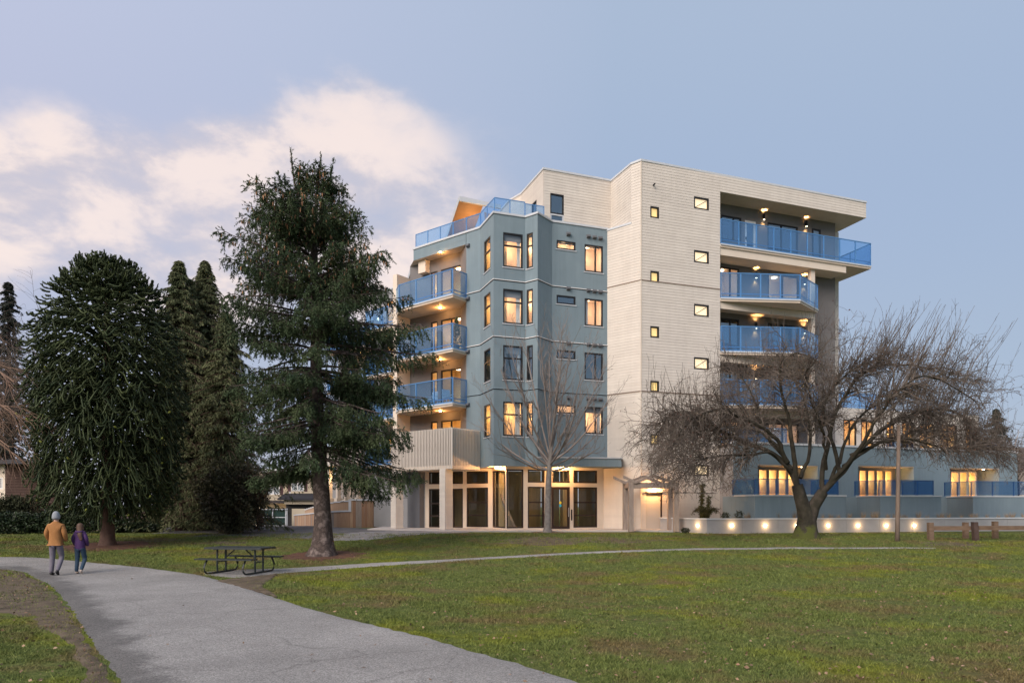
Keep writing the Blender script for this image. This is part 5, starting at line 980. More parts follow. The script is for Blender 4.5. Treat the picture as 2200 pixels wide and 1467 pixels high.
# --- slender street tree in front of the entrance
def street_tree():
    Y = ST[1]; z0 = float(hgt(*ST)); root = empty('street_tree', (ST[0],Y,z0), 'slender leafless street tree with a fan of thin branches before the glass entrance', 'tree')
    def p(x, y, dy=0): Yy = Y+dy; return (ray(x)*Yy, Yy, CZ+(HY-y)*Yy/F)
    tr = interp_poly([p(1176,1146),p(1176,1138),p(1177,1100),p(1178,1050),p(1180,1005),p(1184,960),p(1192,900),p(1198,830),p(1202,760),p(1206,712)], 30); R = np.interp(tr[:,2]-z0,[-.2,0,.25,1.2,3.0,4.2,6,10],[.30,.25,.18,.16,.145,.10,.055,.01]); v,f = trunk_mesh(tr, R, 12, wob=.03); np_mesh('trunk', v, f, M['greybark'], root, True)
    T = [(1178,1008,1030,915,2),(1178,1000,1040,845,-1),(1179,990,1066,770,1.5),(1180,985,1095,745,-2),(1181,980,1125,735,.6),(1183,975,1160,722,-1),(1183,975,1230,735,1.2),(1182,985,1262,760,-1.6),(1181,990,1295,800,.8),(1180,995,1318,845,-.8),(1180,1003,1312,905,1.5),(1179,1010,1065,960,-1.8),(1179,1012,1290,960,-1.4),(1182,965,1210,730,-2.2),(1182,970,1180,740,2.4),(1180,1000,1105,830,2.8),(1180,1000,1250,850,-2.8)]
    P = []
    for a,b,c,d,dy in T:
        mx = a+(c-a)*.52; my = b+(d-b)*(.38 if abs(c-a) > 60 else .5); P.append(interp_poly([p(a,b), p((a+mx)/2+0,(b+my)/2+6,dy*.25), p(mx,my,dy*.6), p(c,d,dy)], 14))
    P = np.stack(P); R = np.tile(np.linspace(.058,.012,14),(len(P),1)); P2_,R2 = spawn(P,R,330,(.5,1.7),7,.55,.35,.035,.6,.020,.15,.006,tanw=.8); P2b,R2b = spawn(tr[None,12:],R[:1,:1]*0+np.linspace(.08,.02,len(tr)-12)[None],40,(.6,1.6),7,.6,.4,.04,.5,.016,.1,.004,tanw=.7); P2_ = np.concatenate([P2_,P2b]); R2 = np.concatenate([R2,R2b])
    P3_,R3 = spawn(P2_,R2,1700,(.15,.6),4,.6,.3,.03,.7,.009,.1,.0050,tanw=.8); v,f = join([tubes(P,R,6),tubes(P2_,R2,4),tubes(P3_,R3,3)]); np_mesh('bare_crown', v, f, M['gtwig'], root, kind='stuff')
    k = 260; e = P3_[rng.choice(len(P3_),k),-1]; d = nrm(rng.normal(size=(k,3))); Pt = np.stack([e,e+d*.02,e+d*.045],1); v,f = tubes(Pt, np.tile([.004,.010,.003],(k,1)),4); np_mesh('buds', v, f, M['dead'], root, kind='stuff')
street_tree()
# --- old spreading tree
def old_tree():
    Y = BT.y; z0 = float(hgt(*BT)); root = empty('old_bare_tree', (BT.x,Y,z0), 'old leafless spreading tree with a mossy forked trunk before the lit planter wall', 'tree')
    def q(cx, cy, dy=0): x, y = 1370+cx/2.716, 640+cy/2.716; Yy = Y+dy; return (ray(x)*Yy, Yy, CZ+(HY-y)*Yy/F)
    def limb(pts, r0, r1, dys, n=26): k = len(pts); dd = np.interp(np.arange(k), [0,k/3,k-1], dys); return interp_poly([q(a,b,d) for (a,b),d in zip(pts,dd)], n), np.linspace(r0**.7,r1**.7,n)**(1/.7)
    st = [limb([(985,1420),(985,1390),(988,1340),(990,1290),(975,1240),(950,1170),(930,1090)],.60,.24,(0,0,0)), limb([(990,1330),(1005,1280),(1030,1210),(1080,1130)],.34,.24,(0,0,0))]
    st[0][1][:] = np.interp(np.linspace(0,1,26),[0,.1,.25,.45,.6,1],[.72,.58,.44,.36,.30,.24])
    ts = [trunk_mesh(a, b, 16, wob=.06) for a,b in st]; v,f = join(ts); np_mesh('trunk', v, f, M['mosstrunk'], root, True)
    mo, mr = st[0][0][:9]+0, st[0][1][:9]; vv, ff = trunk_mesh(mo, mr*1.025, 16, wob=.06); kf = [fa for fa in ff if rng.random() < .42 and vv[fa][:,2].mean() < z0+1.1]; 
    if 0: np_mesh('moss_patch', vv, np.array(kf), M['mossb'], root, True)
    LM = [([(930,1090),(870,960),(760,890),(620,840),(500,790),(380,690),(290,650),(180,700),(120,820)],.20,.03,(0,.5,-1.5)),
          ([(1080,1130),(1180,1030),(1240,920),(1300,860),(1400,770),(1520,690),(1700,640),(1880,660),(1990,780)],.20,.03,(0,-.4,1.5)),
          ([(1080,1130),(1060,1020),(1120,900),(1150,700),(1200,600),(1250,480),(1400,390),(1600,400),(1750,440),(1900,540)],.17,.03,(0,.6,2.2)),
          ([(930,1090),(905,900),(880,700),(830,500),(790,360),(900,300),(1010,340),(1080,420)],.17,.03,(0,-.8,-2.2)),
          ([(1180,1030),(1150,880),(1090,700),(1120,560),(1230,450),(1350,390),(1480,370)],.14,.03,(0,.8,.5)),
          ([(870,960),(800,800),(650,700),(500,630),(360,660),(250,740),(200,860)],.15,.03,(0,-1.0,-3)),
          ([(1240,920),(1400,850),(1600,830),(1800,880),(2000,910),(2150,895)],.12,.02,(0,-.8,-2.5)),
          ([(950,1050),(1010,860),(990,660),(940,520),(850,400),(740,380)],.13,.03,(0,1.2,3.0)),
          ([(900,1000),(760,820),(700,640),(640,500),(540,430)],.13,.03,(0,1.5,3.5)),
          ([(1110,1090),(1250,940),(1350,760),(1500,560),(1640,470),(1780,520),(1930,640)],.15,.03,(0,-1.5,-3.2)),
          ([(1120,1080),(1200,860),(1290,700),(1420,600),(1600,560),(1760,600)],.13,.03,(0,1.5,4)),
          ([(900,1020),(780,900),(640,900),(480,880),(330,900),(200,950)],.11,.02,(0,-1.2,-3.4)),
          ([(1100,1000),(1080,780),(1000,560),(960,440),(1050,330)],.11,.03,(0,-1.6,-3.2)),
          ([(880,960),(820,860),(700,760),(560,740),(400,760),(240,820),(160,930)],.11,.02,(0,1.4,3.2)),
          ([(1200,980),(1350,880),(1500,800),(1700,760),(1880,780),(2030,850)],.11,.02,(0,1.6,3.6))]
    A = [limb(*a) for a in LM]; P = np.stack([a[0] for a in A]); R = np.stack([a[1] for a in A]); P = P+np.cumsum(rng.normal(size=P.shape)*.03, axis=1)*(np.arange(26)[None,:,None] > 2)
    ctr = np.array([BT.x, Y, z0+3.0]); R = R*.70; v,f = join([trunk_mesh(P[i],R[i],9,wob=.05) for i in range(len(P))]); np_mesh('limbs', v, f, M['limb'], root, True)
    Pm, Rm = P[:,7:], R[:,7:]
    a1,r1 = spawn(Pm,Rm,560,(.7,2.2),9,.75,.30,-.05,.6,.036,.0,.009,tanw=.5,jit=.35,outward=ctr)
    a2,r2 = spawn(Pm,Rm,300,(.6,1.7),9,.8,-.20,-.09,.6,.03,.1,.009,tanw=.5,jit=.4,outward=ctr)
    ol = [0,1,5,6,11,13,14]; a3,r3 = spawn(P[ol][:,12:],R[ol][:,12:],130,(.7,1.9),9,.6,-.35,-.13,.7,.028,.1,.009,tanw=.6,jit=.35,outward=ctr)
    a = np.concatenate([a1,a2,a3]); r = np.concatenate([r1,r2,r3])
    b1,s1 = spawn(a,r,7000,(.3,1.2),7,.75,.10,-.06,.7,.015,.1,.0060,tanw=.6,jit=.5); 
    up_,us = spawn(a1,r1,620,(.8,2.3),8,.22,1.3,.03,.6,.014,.2,.0055,tanw=.25,jit=.14); up2,us2 = spawn(Pm[[2,4,9,1,10]],Rm[[2,4,9,1,10]],170,(1.6,3.4),8,.28,1.3,.02,.5,.018,.25,.0055,tanw=.35,jit=.12)
    up2[...,0] += (up2[...,2]-up2[:,:1,2])*.28; us2_ = us2
    b1[...,2] = np.maximum(b1[...,2], z0+2.0)
    c1,t1 = spawn(b1,s1,14500,(.12,.5),4,.8,.02,-.05,.75,.0085,.05,.0052,tanw=.5,jit=.5); c2,t2 = spawn(np.concatenate([up_,up2]),np.concatenate([us,us2_]),2200,(.12,.4),4,.4,.5,.03,.75,.0085,.15,.0048,tanw=.8,jit=.2)
    v,f = join([tubes(a,r,5),tubes(b1,s1,3),tubes(c1,t1,3)]); np_mesh('twigs', v, f, M['twig'], root, kind='stuff'); v,f = join([tubes(up_,us,3),tubes(up2,us2_,4),tubes(c2,t2,3)]); np_mesh('water_shoots', v, f, M['twig'], root, kind='stuff')
    k = 6000; c = c1[rng.choice(len(c1),k),-1]; az = rng.random(k)*6.28; s = np.stack([np.cos(az),np.sin(az),np.zeros(k)],1)*.020; ln = (.045+.055*rng.random(k))[:,None]; dn = nrm(np.array([0,0,-1.])+rng.normal(size=(k,3))*.35); V = np.stack([c,c+dn*ln*.5+s,c+dn*ln,c+dn*ln*.5-s],1).reshape(-1,3); np_mesh('dead_leaves', V, np.arange(len(V)).reshape(-1,4), M['dead'], root, kind='stuff')
old_tree()
# --- planter planting
def tuft_mesh():
    n = 90; a = rng.random(n)*6.28; h = .22+.22*rng.random(n); r = .03*rng.random(n); b = np.stack([r*np.cos(a),r*np.sin(a),np.zeros(n)],1); ln = .10+.12*rng.random(n); tip = b+np.stack([ln*np.cos(a),ln*np.sin(a),h],1); s = np.stack([-np.sin(a),np.cos(a),np.zeros(n)],1)*.006; V = np.stack([b-s,b+s,tip],1).reshape(-1,3)
    o = np_mesh('ornamental_grass', V, np.arange(len(V)).reshape(-1,3), mat('dry_straw', (.34,.24,.14), (.45,.34,.22), 3, .9, island=.4), None); return o
tu = tuft_mesh(); first = True
for i in range(46):
    u = 2.0+ i*.52+rng.normal()*.16; 
    if u > 25: break
    c = WK2.pt(u,-.55-.35*rng.random(),.60); o = tu if first else tu.copy()
    if not first: COL.objects.link(o)
    first = False; o.location = c; s = .7+.6*rng.random(); o.scale = (s,s,s*(.8+.4*rng.random())); o.rotation_euler[2] = rng.random()*6.28; tag(o, 'dry straw coloured grass tuft planted behind the concrete planter wall', 'ornamental grass', 'dry grass tufts in the planter')
def weeper():
    c = at(1517,1112,36.6); X, Y, z = c.x, c.y, .6; root = empty('weeping_conifer', (X,Y,z), 'small weeping conifer with two upright spikes right of the arbor', 'tree'); z_t = Zp(1033,Y)
    P = [interp_poly([(X-.25,Y,z),(X-.22,Y,z+1.0),(X-.18,Y,z_t)],12), interp_poly([(X,Y,z),(X+.1,Y,z+.7),(X+.16,Y,z+1.35)],12)]+[interp_poly([(X,Y,z+.05),(X+.35*math.cos(t),Y+.3*math.sin(t),z+.55+.2*rng.random()),(X+.75*math.cos(t),Y+.5*math.sin(t),z+.25+.35*rng.random())],12) for t in np.arange(12)*.52]
    P = np.stack(P); v,f = tubes(P, np.tile(np.linspace(.025,.01,12),(len(P),1)),4); np_mesh('stems', v, f, M['redbark'], root); idx = rng.integers(0,len(P),1500); idx[:500] = 0; idx[500:760] = 1; i0 = rng.integers(1,11,1500); o = P[idx,i0]+rng.normal(size=(1500,3))*.03; d = nrm(rng.normal(size=(1500,3))*.6+[0,0,-.6]); v,f = needles(o,d,np.full(1500,.14),6,.08,.02,.6); np_mesh('foliage', v, f, mat('golden_conifer', (.05,.055,.015), (.12,.10,.03), 3, .8, island=.4), root, kind='stuff')
weeper()
for i,(px,h_) in enumerate(((1568,.42),(1598,.5),(1472,.3))):
    c = WK2.pt(max(WK2.u(px),.2),-.5,.6) if px > 1520 else (ray(px)*34.6,34.6,float(hgt(ray(px)*34.6,34.6)))
    bush('small_shrub', c[0], c[1], .22, .2, h_, 'hedgem', 500, ('small dark shrub below the left patio railing','small dark shrub a little right of the patio corner','tiny shrub on the ground at the left end of the planter wall')[i], 'shrub', leaf=.03, z0=c[2], stems=False)
potted((-3.1,39.15,9.98)); bchair((-3.6,39.3,7.0), .6, 'white chair behind blue glass on the third floor corner balcony'); bchair((-4.6,40.1,7.0), -.8, 'white chair at the left of the third floor corner balcony')
bchair((-.1,38.6,16.36), 2.4, 'white terrace chair behind the blue glass railing on the roof of the grey bay')
# ------------------------------------------------------------------ picnic table
def picnic():
    X, Y = -7.98, 20.5; z0 = float(hgt(X,Y))+.02; m = mat('dark_green_coating', (.009,.014,.014), (.018,.026,.026), 8, .45, .3, 120, spec=.5); root = empty('picnic_table', (X,Y,z0), 'dark metal picnic table with attached benches on the path edge', 'picnic table', local=True, rz=math.radians(-13))
    for i in range(5): y = -.37+i*.15; MB().box(-.92,.92,y,y+.14,.72,.762).build('table_board', m, root)
    MB().box(-.93,.93,-.385,-.372,.705,.765).box(-.93,.93,.374,.387,.705,.765).build('table_edge', m, root)
    for sy in (-1,1):
        c = sy*.70
        for i in range(2): y = c-.14+i*.145; MB().box(-.92,.92,y,y+.135,.425,.462).build('bench_board', m, root)
    for sx in (-1,1):
        x = sx*.62
        for sy in (-1,1): MB().tube([(x,sy*.20,.04),(x,sy*.20,.71)], .028, 8).build('leg', m, root)
        pts = [(x,.66,.42),(x,.72,.34),(x,.79,.22),(x,.77,.10),(x,.68,.035),(x,.5,.03),(x,-.5,.03),(x,-.68,.035),(x,-.77,.10),(x,-.79,.22),(x,-.72,.34),(x,-.66,.42)]; MB().tube(pts, .027, 8).build('leg_frame', m, root, smooth=True)
        MB().tube([(x,-.38,.70),(x,.38,.70)], .022, 6).build('cross_bar', m, root); MB().tube([(x,-.20,.33),(x,.20,.33)], .016, 6).build('cross_bar', m, root); MB().tube([(x,0,.33),(sx*.16,0,.70)], .018, 6).build('brace', m, root)
picnic()
# ------------------------------------------------------------------ timber arbor
def arbor():
    root = empty('timber_arbor', (ray(1398)*36.2,36.2,.05), 'weathered timber arbor with zigzag rafters before the lit garden door', 'arbor'); m = M['wood']
    fY, bY = 35.7, 37.0; zt = Zp(1036,fY); pts = []
    for nm, px, Y in (('f',1355.5,fY),('f',1452.5,fY),('b',1343.2,bY),('b',1439.5,bY)):
        X = ray(px)*Y; MB().box(X-.125,X+.125,Y-.125,Y+.125,.02,zt+(0 if nm == 'f' else -.0)).build('post', m, root); pts.append((X,Y))
    for a,b,e in ((0,1,.0),(2,3,.0)): MB().box(pts[a][0]+.13,pts[b][0]+(-.13),pts[a][1]-.07,pts[a][1]+.07,zt-.27,zt-.01).build('beam', m, root)
    for a,b in ((0,2),(1,3)):
        W = Wall(pts[b],pts[a]); MB().wbox(W,.13,W.L-.13,-.06,.06,zt-.27,zt-.012).build('side_beam', m, root)
    x0, x1 = pts[0][0], pts[1][0]; mid = (x0+x1)/2; prof = [(x0-.42,zt+.32),(x0+.22,zt+.02),(mid,zt+.36),(x1-.22,zt+.02),(x1+.22,zt+.30)]
    for k in range(2):
        dy = (-.10,.95)[k]; dx = (0,-.34)[k]
        for (xa,za),(xb,zb) in zip(prof,prof[1:]):
            y = fY+dy; MB().box8([(xa+dx,y-.05,za-.09),(xb+dx,y-.05,zb-.09),(xb+dx,y+.06,zb-.09),(xa+dx,y+.06,za-.09),(xa+dx,y-.05,za+.05),(xb+dx,y-.05,zb+.05),(xb+dx,y+.06,zb+.05),(xa+dx,y+.06,za+.05)]).build('rafter', m, root)
arbor()
# ------------------------------------------------------------------ utility pole and timber fence
X, Y = ray(1929.5)*30.3, 30.3; z0 = float(hgt(X,Y)); zt = Zp(913,Y); Mp = mat('weathered_pole', (.13,.095,.075), (.22,.17,.135), 6, .9, .8, 20, stretch=(6,6,.5)); mb = MB(); mb.tube([(X-.04,Y,z0-.2),(X-.02,Y,z0+1),(X,Y,z0+2.5),(X+.03,Y,zt)], [.098,.09,.084,.072], 12); tag(mb.build('wooden_pole', Mp, None, smooth=True), 'tall weathered round wooden pole left of the timber fence', 'pole')
def rail_fence():
    Y = 30.8; root = empty('timber_fence', (ray(2080)*Y,Y,0), 'low brown post and rail timber fence at the right edge', 'fence'); mw = mat('brown_fence_timber', (.11,.072,.048), (.19,.13,.09), 4, .85, .6, 25, stretch=(.6,3,3), island=.1); md = mat('dark_fence_timber', (.05,.032,.028), (.09,.06,.05), 4, .85, .6, 25)
    for px, w_, top, m, dy, lean, lb in ((1998.5,.20,1122,mw,0,0,None),(2074,.19,1121.5,mw,.9,0,None),(2096,.20,1121,md,-.25,-.05,'dark leaning fence post'),(2137.5,.19,1119.5,mw,.8,0,None),(2225,.2,1121,mw,0,0,None)):
        y = Y+dy; x = ray(px)*y; z0 = float(hgt(x,y)); zt = Zp(top,y); h = w_/2; MB().box8([(x-h+.02,y-h,z0-.2),(x+h+.02,y-h,z0-.2),(x+h+.02,y+h,z0-.2),(x-h+.02,y+h,z0-.2),(x-h+lean,y-h,zt),(x+h+lean,y-h,zt),(x+h+lean,y+h,zt),(x-h+lean,y+h,zt)]).build('post', m, root, label=lb)
    for a,b,z1 in ((2003.5,2090.5,Zp(1129.5,Y)),(2101.5,2230,Zp(1129,Y))):
        xa,xb = ray(a)*Y, ray(b)*Y; MB().box(xa,xb,Y-.07,Y+.07,z1-.19,z1).build('rail', mw, root)
rail_fence()
# ------------------------------------------------------------------ plank-clad fence left of the building
def plank_fence():
    root = empty('plank_fence', (-9.5,45,0), 'curved cedar plank fence with pale metal cap stepping down behind the spruce', 'fence'); cols = [mat('cedar_plank_%s' % n, c, tuple(x*1.25 for x in c), 5, .8, .4, 30, stretch=(4,4,.4)) for n, c in (('tan',(.30,.19,.12)),('brown',(.25,.145,.09)),('grey',(.24,.20,.17)),('pale',(.36,.24,.155)))]
    pr = [(822,44.2),(800,43.6),(775,43.3),(752,43.4)]; pl = [(752,43.4),(730,43.9),(714,44.8),(700,46.5),(680,50),(655,56),(632,62)]
    def line(p, n): q = interp_poly([(ray(a)*Y,Y) for a,Y in p], n); return q
    for (p, n, zt0, zt1) in ((pr, 13, 1.68, 1.68), (pl, 46, .98, .50)):
        q = line(p, n); 
        for i in range(n-1):
            a, b = q[i+1], q[i]; W = Wall(tuple(a),tuple(b)); t = i/(n-1); zt = zt0+(zt1-zt0)*t; zb = float(hgt(*a))-.02 
            MB().wbox(W,.006,W.L-.006,-.03,.012*rng.random(),zb+.02,zt).build('plank', cols[rng.integers(4)], root)
            MB().wbox(W,-.005,W.L+.005,-.14,.05,zt,zt+.09).build('cap', M['coping'], root)
    c = line(pr,13)[-1]; MB().box(c[0]-.08,c[0]+.08,c[1]-.06,c[1]+.10,.98,1.77).build('cap', M['coping'], root)
    q = line([(752,45.6),(714,47),(690,50),(655,58)],14)
    for i in range(13): W = Wall(tuple(q[i+1]),tuple(q[i])); MB().wbox(W,0,W.L,-.05,0,.9-.03*i,1.62-.05*i).build('upper_plank', cols[3], root); MB().wbox(W,0,W.L,-.12,.04,1.62-.05*i,1.70-.05*i).build('cap', M['coping'], root)
plank_fence()
# ------------------------------------------------------------------ cream house with garage, far left of centre
def cream_house():
    Y = 72.0; z0 = float(hgt(ray(600)*Y,Y)); root = empty('cream_house', (ray(600)*Y,Y,z0), 'two storey cream clapboard house with dark shutters and an open garage', 'house')
    m = mat('pale_clapboard', (.42,.36,.27), (.48,.41,.31), 1, .8); dk = mat('dark_roofing', (.025,.025,.032), None, rough=.8); sh = mat('plum_shutter', (.07,.035,.04), None, rough=.7); 
    def W_(a,b,Y): return Wall((ray(a)*Y,Y),(ray(b)*Y,Y))
    def clap(W, z0, z1, holes): 
        o = wall('wall', W, z0, z1, holes, m, parent=root); sb = MB(); z = z0
        while z < z1-.05: cells(W, z+.02, min(z+.2,z1), [h for h in holes if h[2] < z+.2 and h[3] > z], lambda a,b,c,d: sb.quad(W.pt(a,.035,c),W.pt(b,.035,c),W.pt(b,.004,d),W.pt(a,.004,d))); z += .2
        sb.build('clapboard', m, o, kind='stuff')
    Wl = W_(470,622,Y); Wr = W_(622,700,Y-.8)
    zz = lambda y: Zp(y,Y)
    wl = (Wl.u(573),Wl.u(601),zz(1062),zz(1041.5)); gr = (Wl.u(573),Wl.u(621),z0,zz(1091)); Wg = W_(470,627,Y-.5)
    clap(Wl, zz(1078), zz(1014), [wl]); clap(W_(624,678,Y-.8), zz(1072), zz(1022), [(W_(624,678,Y-.8).u(626),W_(624,678,Y-.8).u(653),zz(1055),zz(1036))])
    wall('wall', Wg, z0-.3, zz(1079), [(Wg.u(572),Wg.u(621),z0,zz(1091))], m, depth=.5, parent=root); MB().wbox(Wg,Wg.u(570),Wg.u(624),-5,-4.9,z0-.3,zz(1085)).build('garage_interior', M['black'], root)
    MB().wbox(Wg,-.2,Wg.u(640),-.3,.9,zz(1081),zz(1075)).build('eave', dk, root)
    for (Wq,r) in ((Wl,wl),(W_(624,678,Y-.8),(W_(624,678,Y-.8).u(626),W_(624,678,Y-.8).u(653),zz(1055),zz(1036)))):
        w_ = MB(); u0,u1,a,b = r; w_.wbox(Wq,u0,u1,-.1,.03,a,a+.09).wbox(Wq,u0,u1,-.1,.03,b-.09,b).wbox(Wq,u0,u0+.09,-.1,.03,a+.09,b-.09).wbox(Wq,u1-.09,u1,-.1,.03,a+.09,b-.09).wbox(Wq,(u0+u1)/2-.05,(u0+u1)/2+.05,-.1,.02,a+.09,b-.09); w_ = w_.build('window', M['whitetrim'], root); MB().quad(Wq.pt(u0,-.06,a),Wq.pt(u1,-.06,a),Wq.pt(u1,-.06,b),Wq.pt(u0,-.06,b)).build('pane', mat('curtained_pane', (.38,.42,.45), None, rough=.15, spec=.6), w_)
        for ux in (u1+.06, u0-.36): MB().wbox(Wq,ux,ux+.3,0,.05,a-.05,b+.05).build('shutter', sh, root)
    MB().box(ray(560)*Y,ray(628)*Y,Y-.4,Y+6,zz(1014),zz(1007)).build('roof', M['coping'], root); MB().box(ray(618)*Y,ray(700)*Y,Y-1.6,Y+6,zz(1022),zz(1016)).build('roof', dk, root)
    MB().box8([(ray(617)*Y,Y-3,zz(1074)),(ray(690)*Y,Y-3,zz(1074)),(ray(690)*Y,Y-.8,zz(1064)),(ray(617)*Y,Y-.8,zz(1064)),(ray(617)*Y,Y-3,zz(1071)),(ray(690)*Y,Y-3,zz(1071)),(ray(690)*Y,Y-.8,zz(1060)),(ray(617)*Y,Y-.8,zz(1060))]).build('porch_roof', dk, root)
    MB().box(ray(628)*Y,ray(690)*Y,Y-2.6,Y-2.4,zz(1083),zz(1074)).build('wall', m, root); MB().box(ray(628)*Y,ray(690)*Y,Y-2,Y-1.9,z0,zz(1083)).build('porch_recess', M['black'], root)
    MB().box(ray(627)*(Y-4),ray(655)*(Y-4),Y-4,Y-3.9,z0,zz(1092)).build('yard_wall', m, root)
    p = (ray(560)*(Y-2),Y-2,zz(1088)); MB().box(p[0]-.2,p[0]+.2,p[1]-.1,p[1]+.1,p[2]-.25,p[2]+.25).build('lantern', M['lamp'], root); lamp_light('lantern_light', (p[0],p[1]-.4,p[2]), 60, parent=root)
    g = empty('chain_link_gate', (ray(595)*(Y-6),Y-6,z0), 'steel framed gate with dark green mesh screen before the garage', 'gate'); y = Y-6; z0g = float(hgt(ray(595)*y,y)); zt = Zp(1094,y); zb = Zp(1129,y)
    MB().box(ray(557)*y,ray(613)*y,y,y+.02,zb,zt).build('mesh_screen', mat('green_screen', (.012,.035,.030), None, rough=.8), g)
    for px in (556,586,614,617): MB().tube([(ray(px)*y,y-.03,zb-.1),(ray(px)*y,y-.03,zt+.1)], .05, 6).build('post', M['coping'], g)
    for py in (1094,1111,1129): MB().tube([(ray(556)*y,y-.04,Zp(py,y)),(ray(614)*y,y-.04,Zp(py,y))], .04, 6).build('rail', M['coping'], g)
cream_house()
def brown_house():
    Y = 44.0; z0 = float(hgt(-30,Y)); root = empty('brown_house', (ray(50)*Y,Y,z0), 'brown sided house with a pale corner behind the hedge at the left edge', 'house'); m = mat('brown_siding', (.12,.075,.065), (.15,.095,.08), 1, .85)
    W = Wall((ray(11)*Y,Y),(ray(130)*(Y+1.5),Y+1.5)); o = wall('wall', W, z0, Zp(998,Y), [], m, parent=root); sb = MB(); z = z0
    while z < Zp(998,Y)-.05: sb.quad(W.pt(0,.03,z+.01),W.pt(W.L,.03,z+.01),W.pt(W.L,.004,z+.17),W.pt(0,.004,z+.17)); z += .17
    sb.build('siding', m, o, kind='stuff')
    W2_ = Wall((ray(-60)*(Y+1),Y+1),(ray(11)*Y,Y)); r = (W2_.u(-2),W2_.u(6),Zp(1050,Y),Zp(1025,Y)); wall('wall', W2_, z0, Zp(992,Y), [r], M['creamtrim'], parent=root); window(W2_, r, [('v',.5)], 0, frame_m=M['whitetrim'], sill=False, deep=.5, parent=root)
    MB().box(ray(-80)*Y,ray(98)*Y,Y-.5,Y+5,Zp(997,Y),Zp(988,Y)).build('roof', mat('slate_roof', (.06,.06,.07), None, rough=.8), root)
    W3_ = Wall((ray(120)*38.5,38.5),(ray(330)*38,38)); tag(MB().wbox(W3_,0,W3_.L,-.2,0,-.3,1.05).build('garden_wall', mat('mauve_render', (.13,.10,.11), (.17,.13,.14), 1, .9), None), 'low mauve grey garden wall behind the monkey puzzle trunk', 'wall')
    d = empty('deck_railing', (ray(200)*41,41,1), 'white balustrade glimpsed left of the monkey puzzle trunk', 'railing')
    for i in range(16): x = ray(176)*41+i*.10; MB().box(x,x+.035,41,41.03,1.28,2.3).build('baluster', M['whitetrim'], d)
    MB().box(ray(172)*41,ray(220)*41,40.98,41.05,2.3,2.38).build('handrail', M['whitetrim'], d); MB().box(ray(172)*41,ray(220)*41,40.98,41.05,1.2,1.28).build('bottom_rail', M['whitetrim'], d)
brown_house()
def right_house():
    Y = 60.0; z0 = float(hgt(44,Y)); x0 = ray(2150)*Y; root = empty('shingled_house', (46,Y,z0), 'brown house with dark shingle roof just showing at the right edge', 'house'); m = mat('brown_shingles', (.07,.055,.05), (.12,.095,.085), 2, .9, island=.2)
    MB().box(x0,x0+14,Y,Y+8,z0,4.1).build('wall', M['creamtrim'], root); r = MB()
    for i in range(12):
        a, b = i/12, (i+1)/12; z_a, z_b = 4.0+2.6*a, 4.0+2.6*b; ya, yb = Y-.6+3.6*a, Y-.6+3.6*b; r.box8([(x0-.3,ya,z_a),(x0+14,ya,z_a),(x0+14,yb+.1,z_b),(x0-.3,yb+.1,z_b),(x0-.3,ya,z_a+.10),(x0+14,ya,z_a+.10),(x0+14,yb+.1,z_b+.05),(x0-.3,yb+.1,z_b+.05)])
    r.build('roof', m, root); MB().box(x0,x0+14,Y-2.6,Y-.1,2.0,2.25).build('deck', M['creamtrim'], root)
    for i in range(14): MB().box(x0+.3+i*.4,x0+.34+i*.4,Y-2.6,Y-2.55,2.25,3.2).build('baluster', M['black'], root)
    MB().box(x0,x0+14,Y-2.62,Y-2.53,3.2,3.27).build('handrail', M['whitetrim'], root)
right_house()
# ------------------------------------------------------------------ people, seen from behind, walking away
def skin(name, verts, edges, m, parent=None, root_i=0, sub=2, label=None):
    me = bpy.data.meshes.new(name); me.from_pydata([v[:3] for v in verts], edges, []); o = link(name, me, m, parent, None, label)
    md = o.modifiers.new('skin', 'SKIN'); md.use_smooth_shade = True; md.branch_smoothing = .3
    for i, v in enumerate(verts):
        r = v[3]; me.skin_vertices[0].data[i].radius = r if isinstance(r, tuple) else (r, r); me.skin_vertices[0].data[i].use_root = i == root_i
    s = o.modifiers.new('sub', 'SUBSURF'); s.levels = s.render_levels = sub
    bpy.context.view_layer.update(); dg = bpy.context.evaluated_depsgraph_get(); ev = o.evaluated_get(dg); nm = bpy.data.meshes.new_from_object(ev); o.modifiers.clear(); o.data = nm
    for p in nm.polygons: p.use_smooth = True
    if not nm.materials: nm.materials.append(m)
    return o
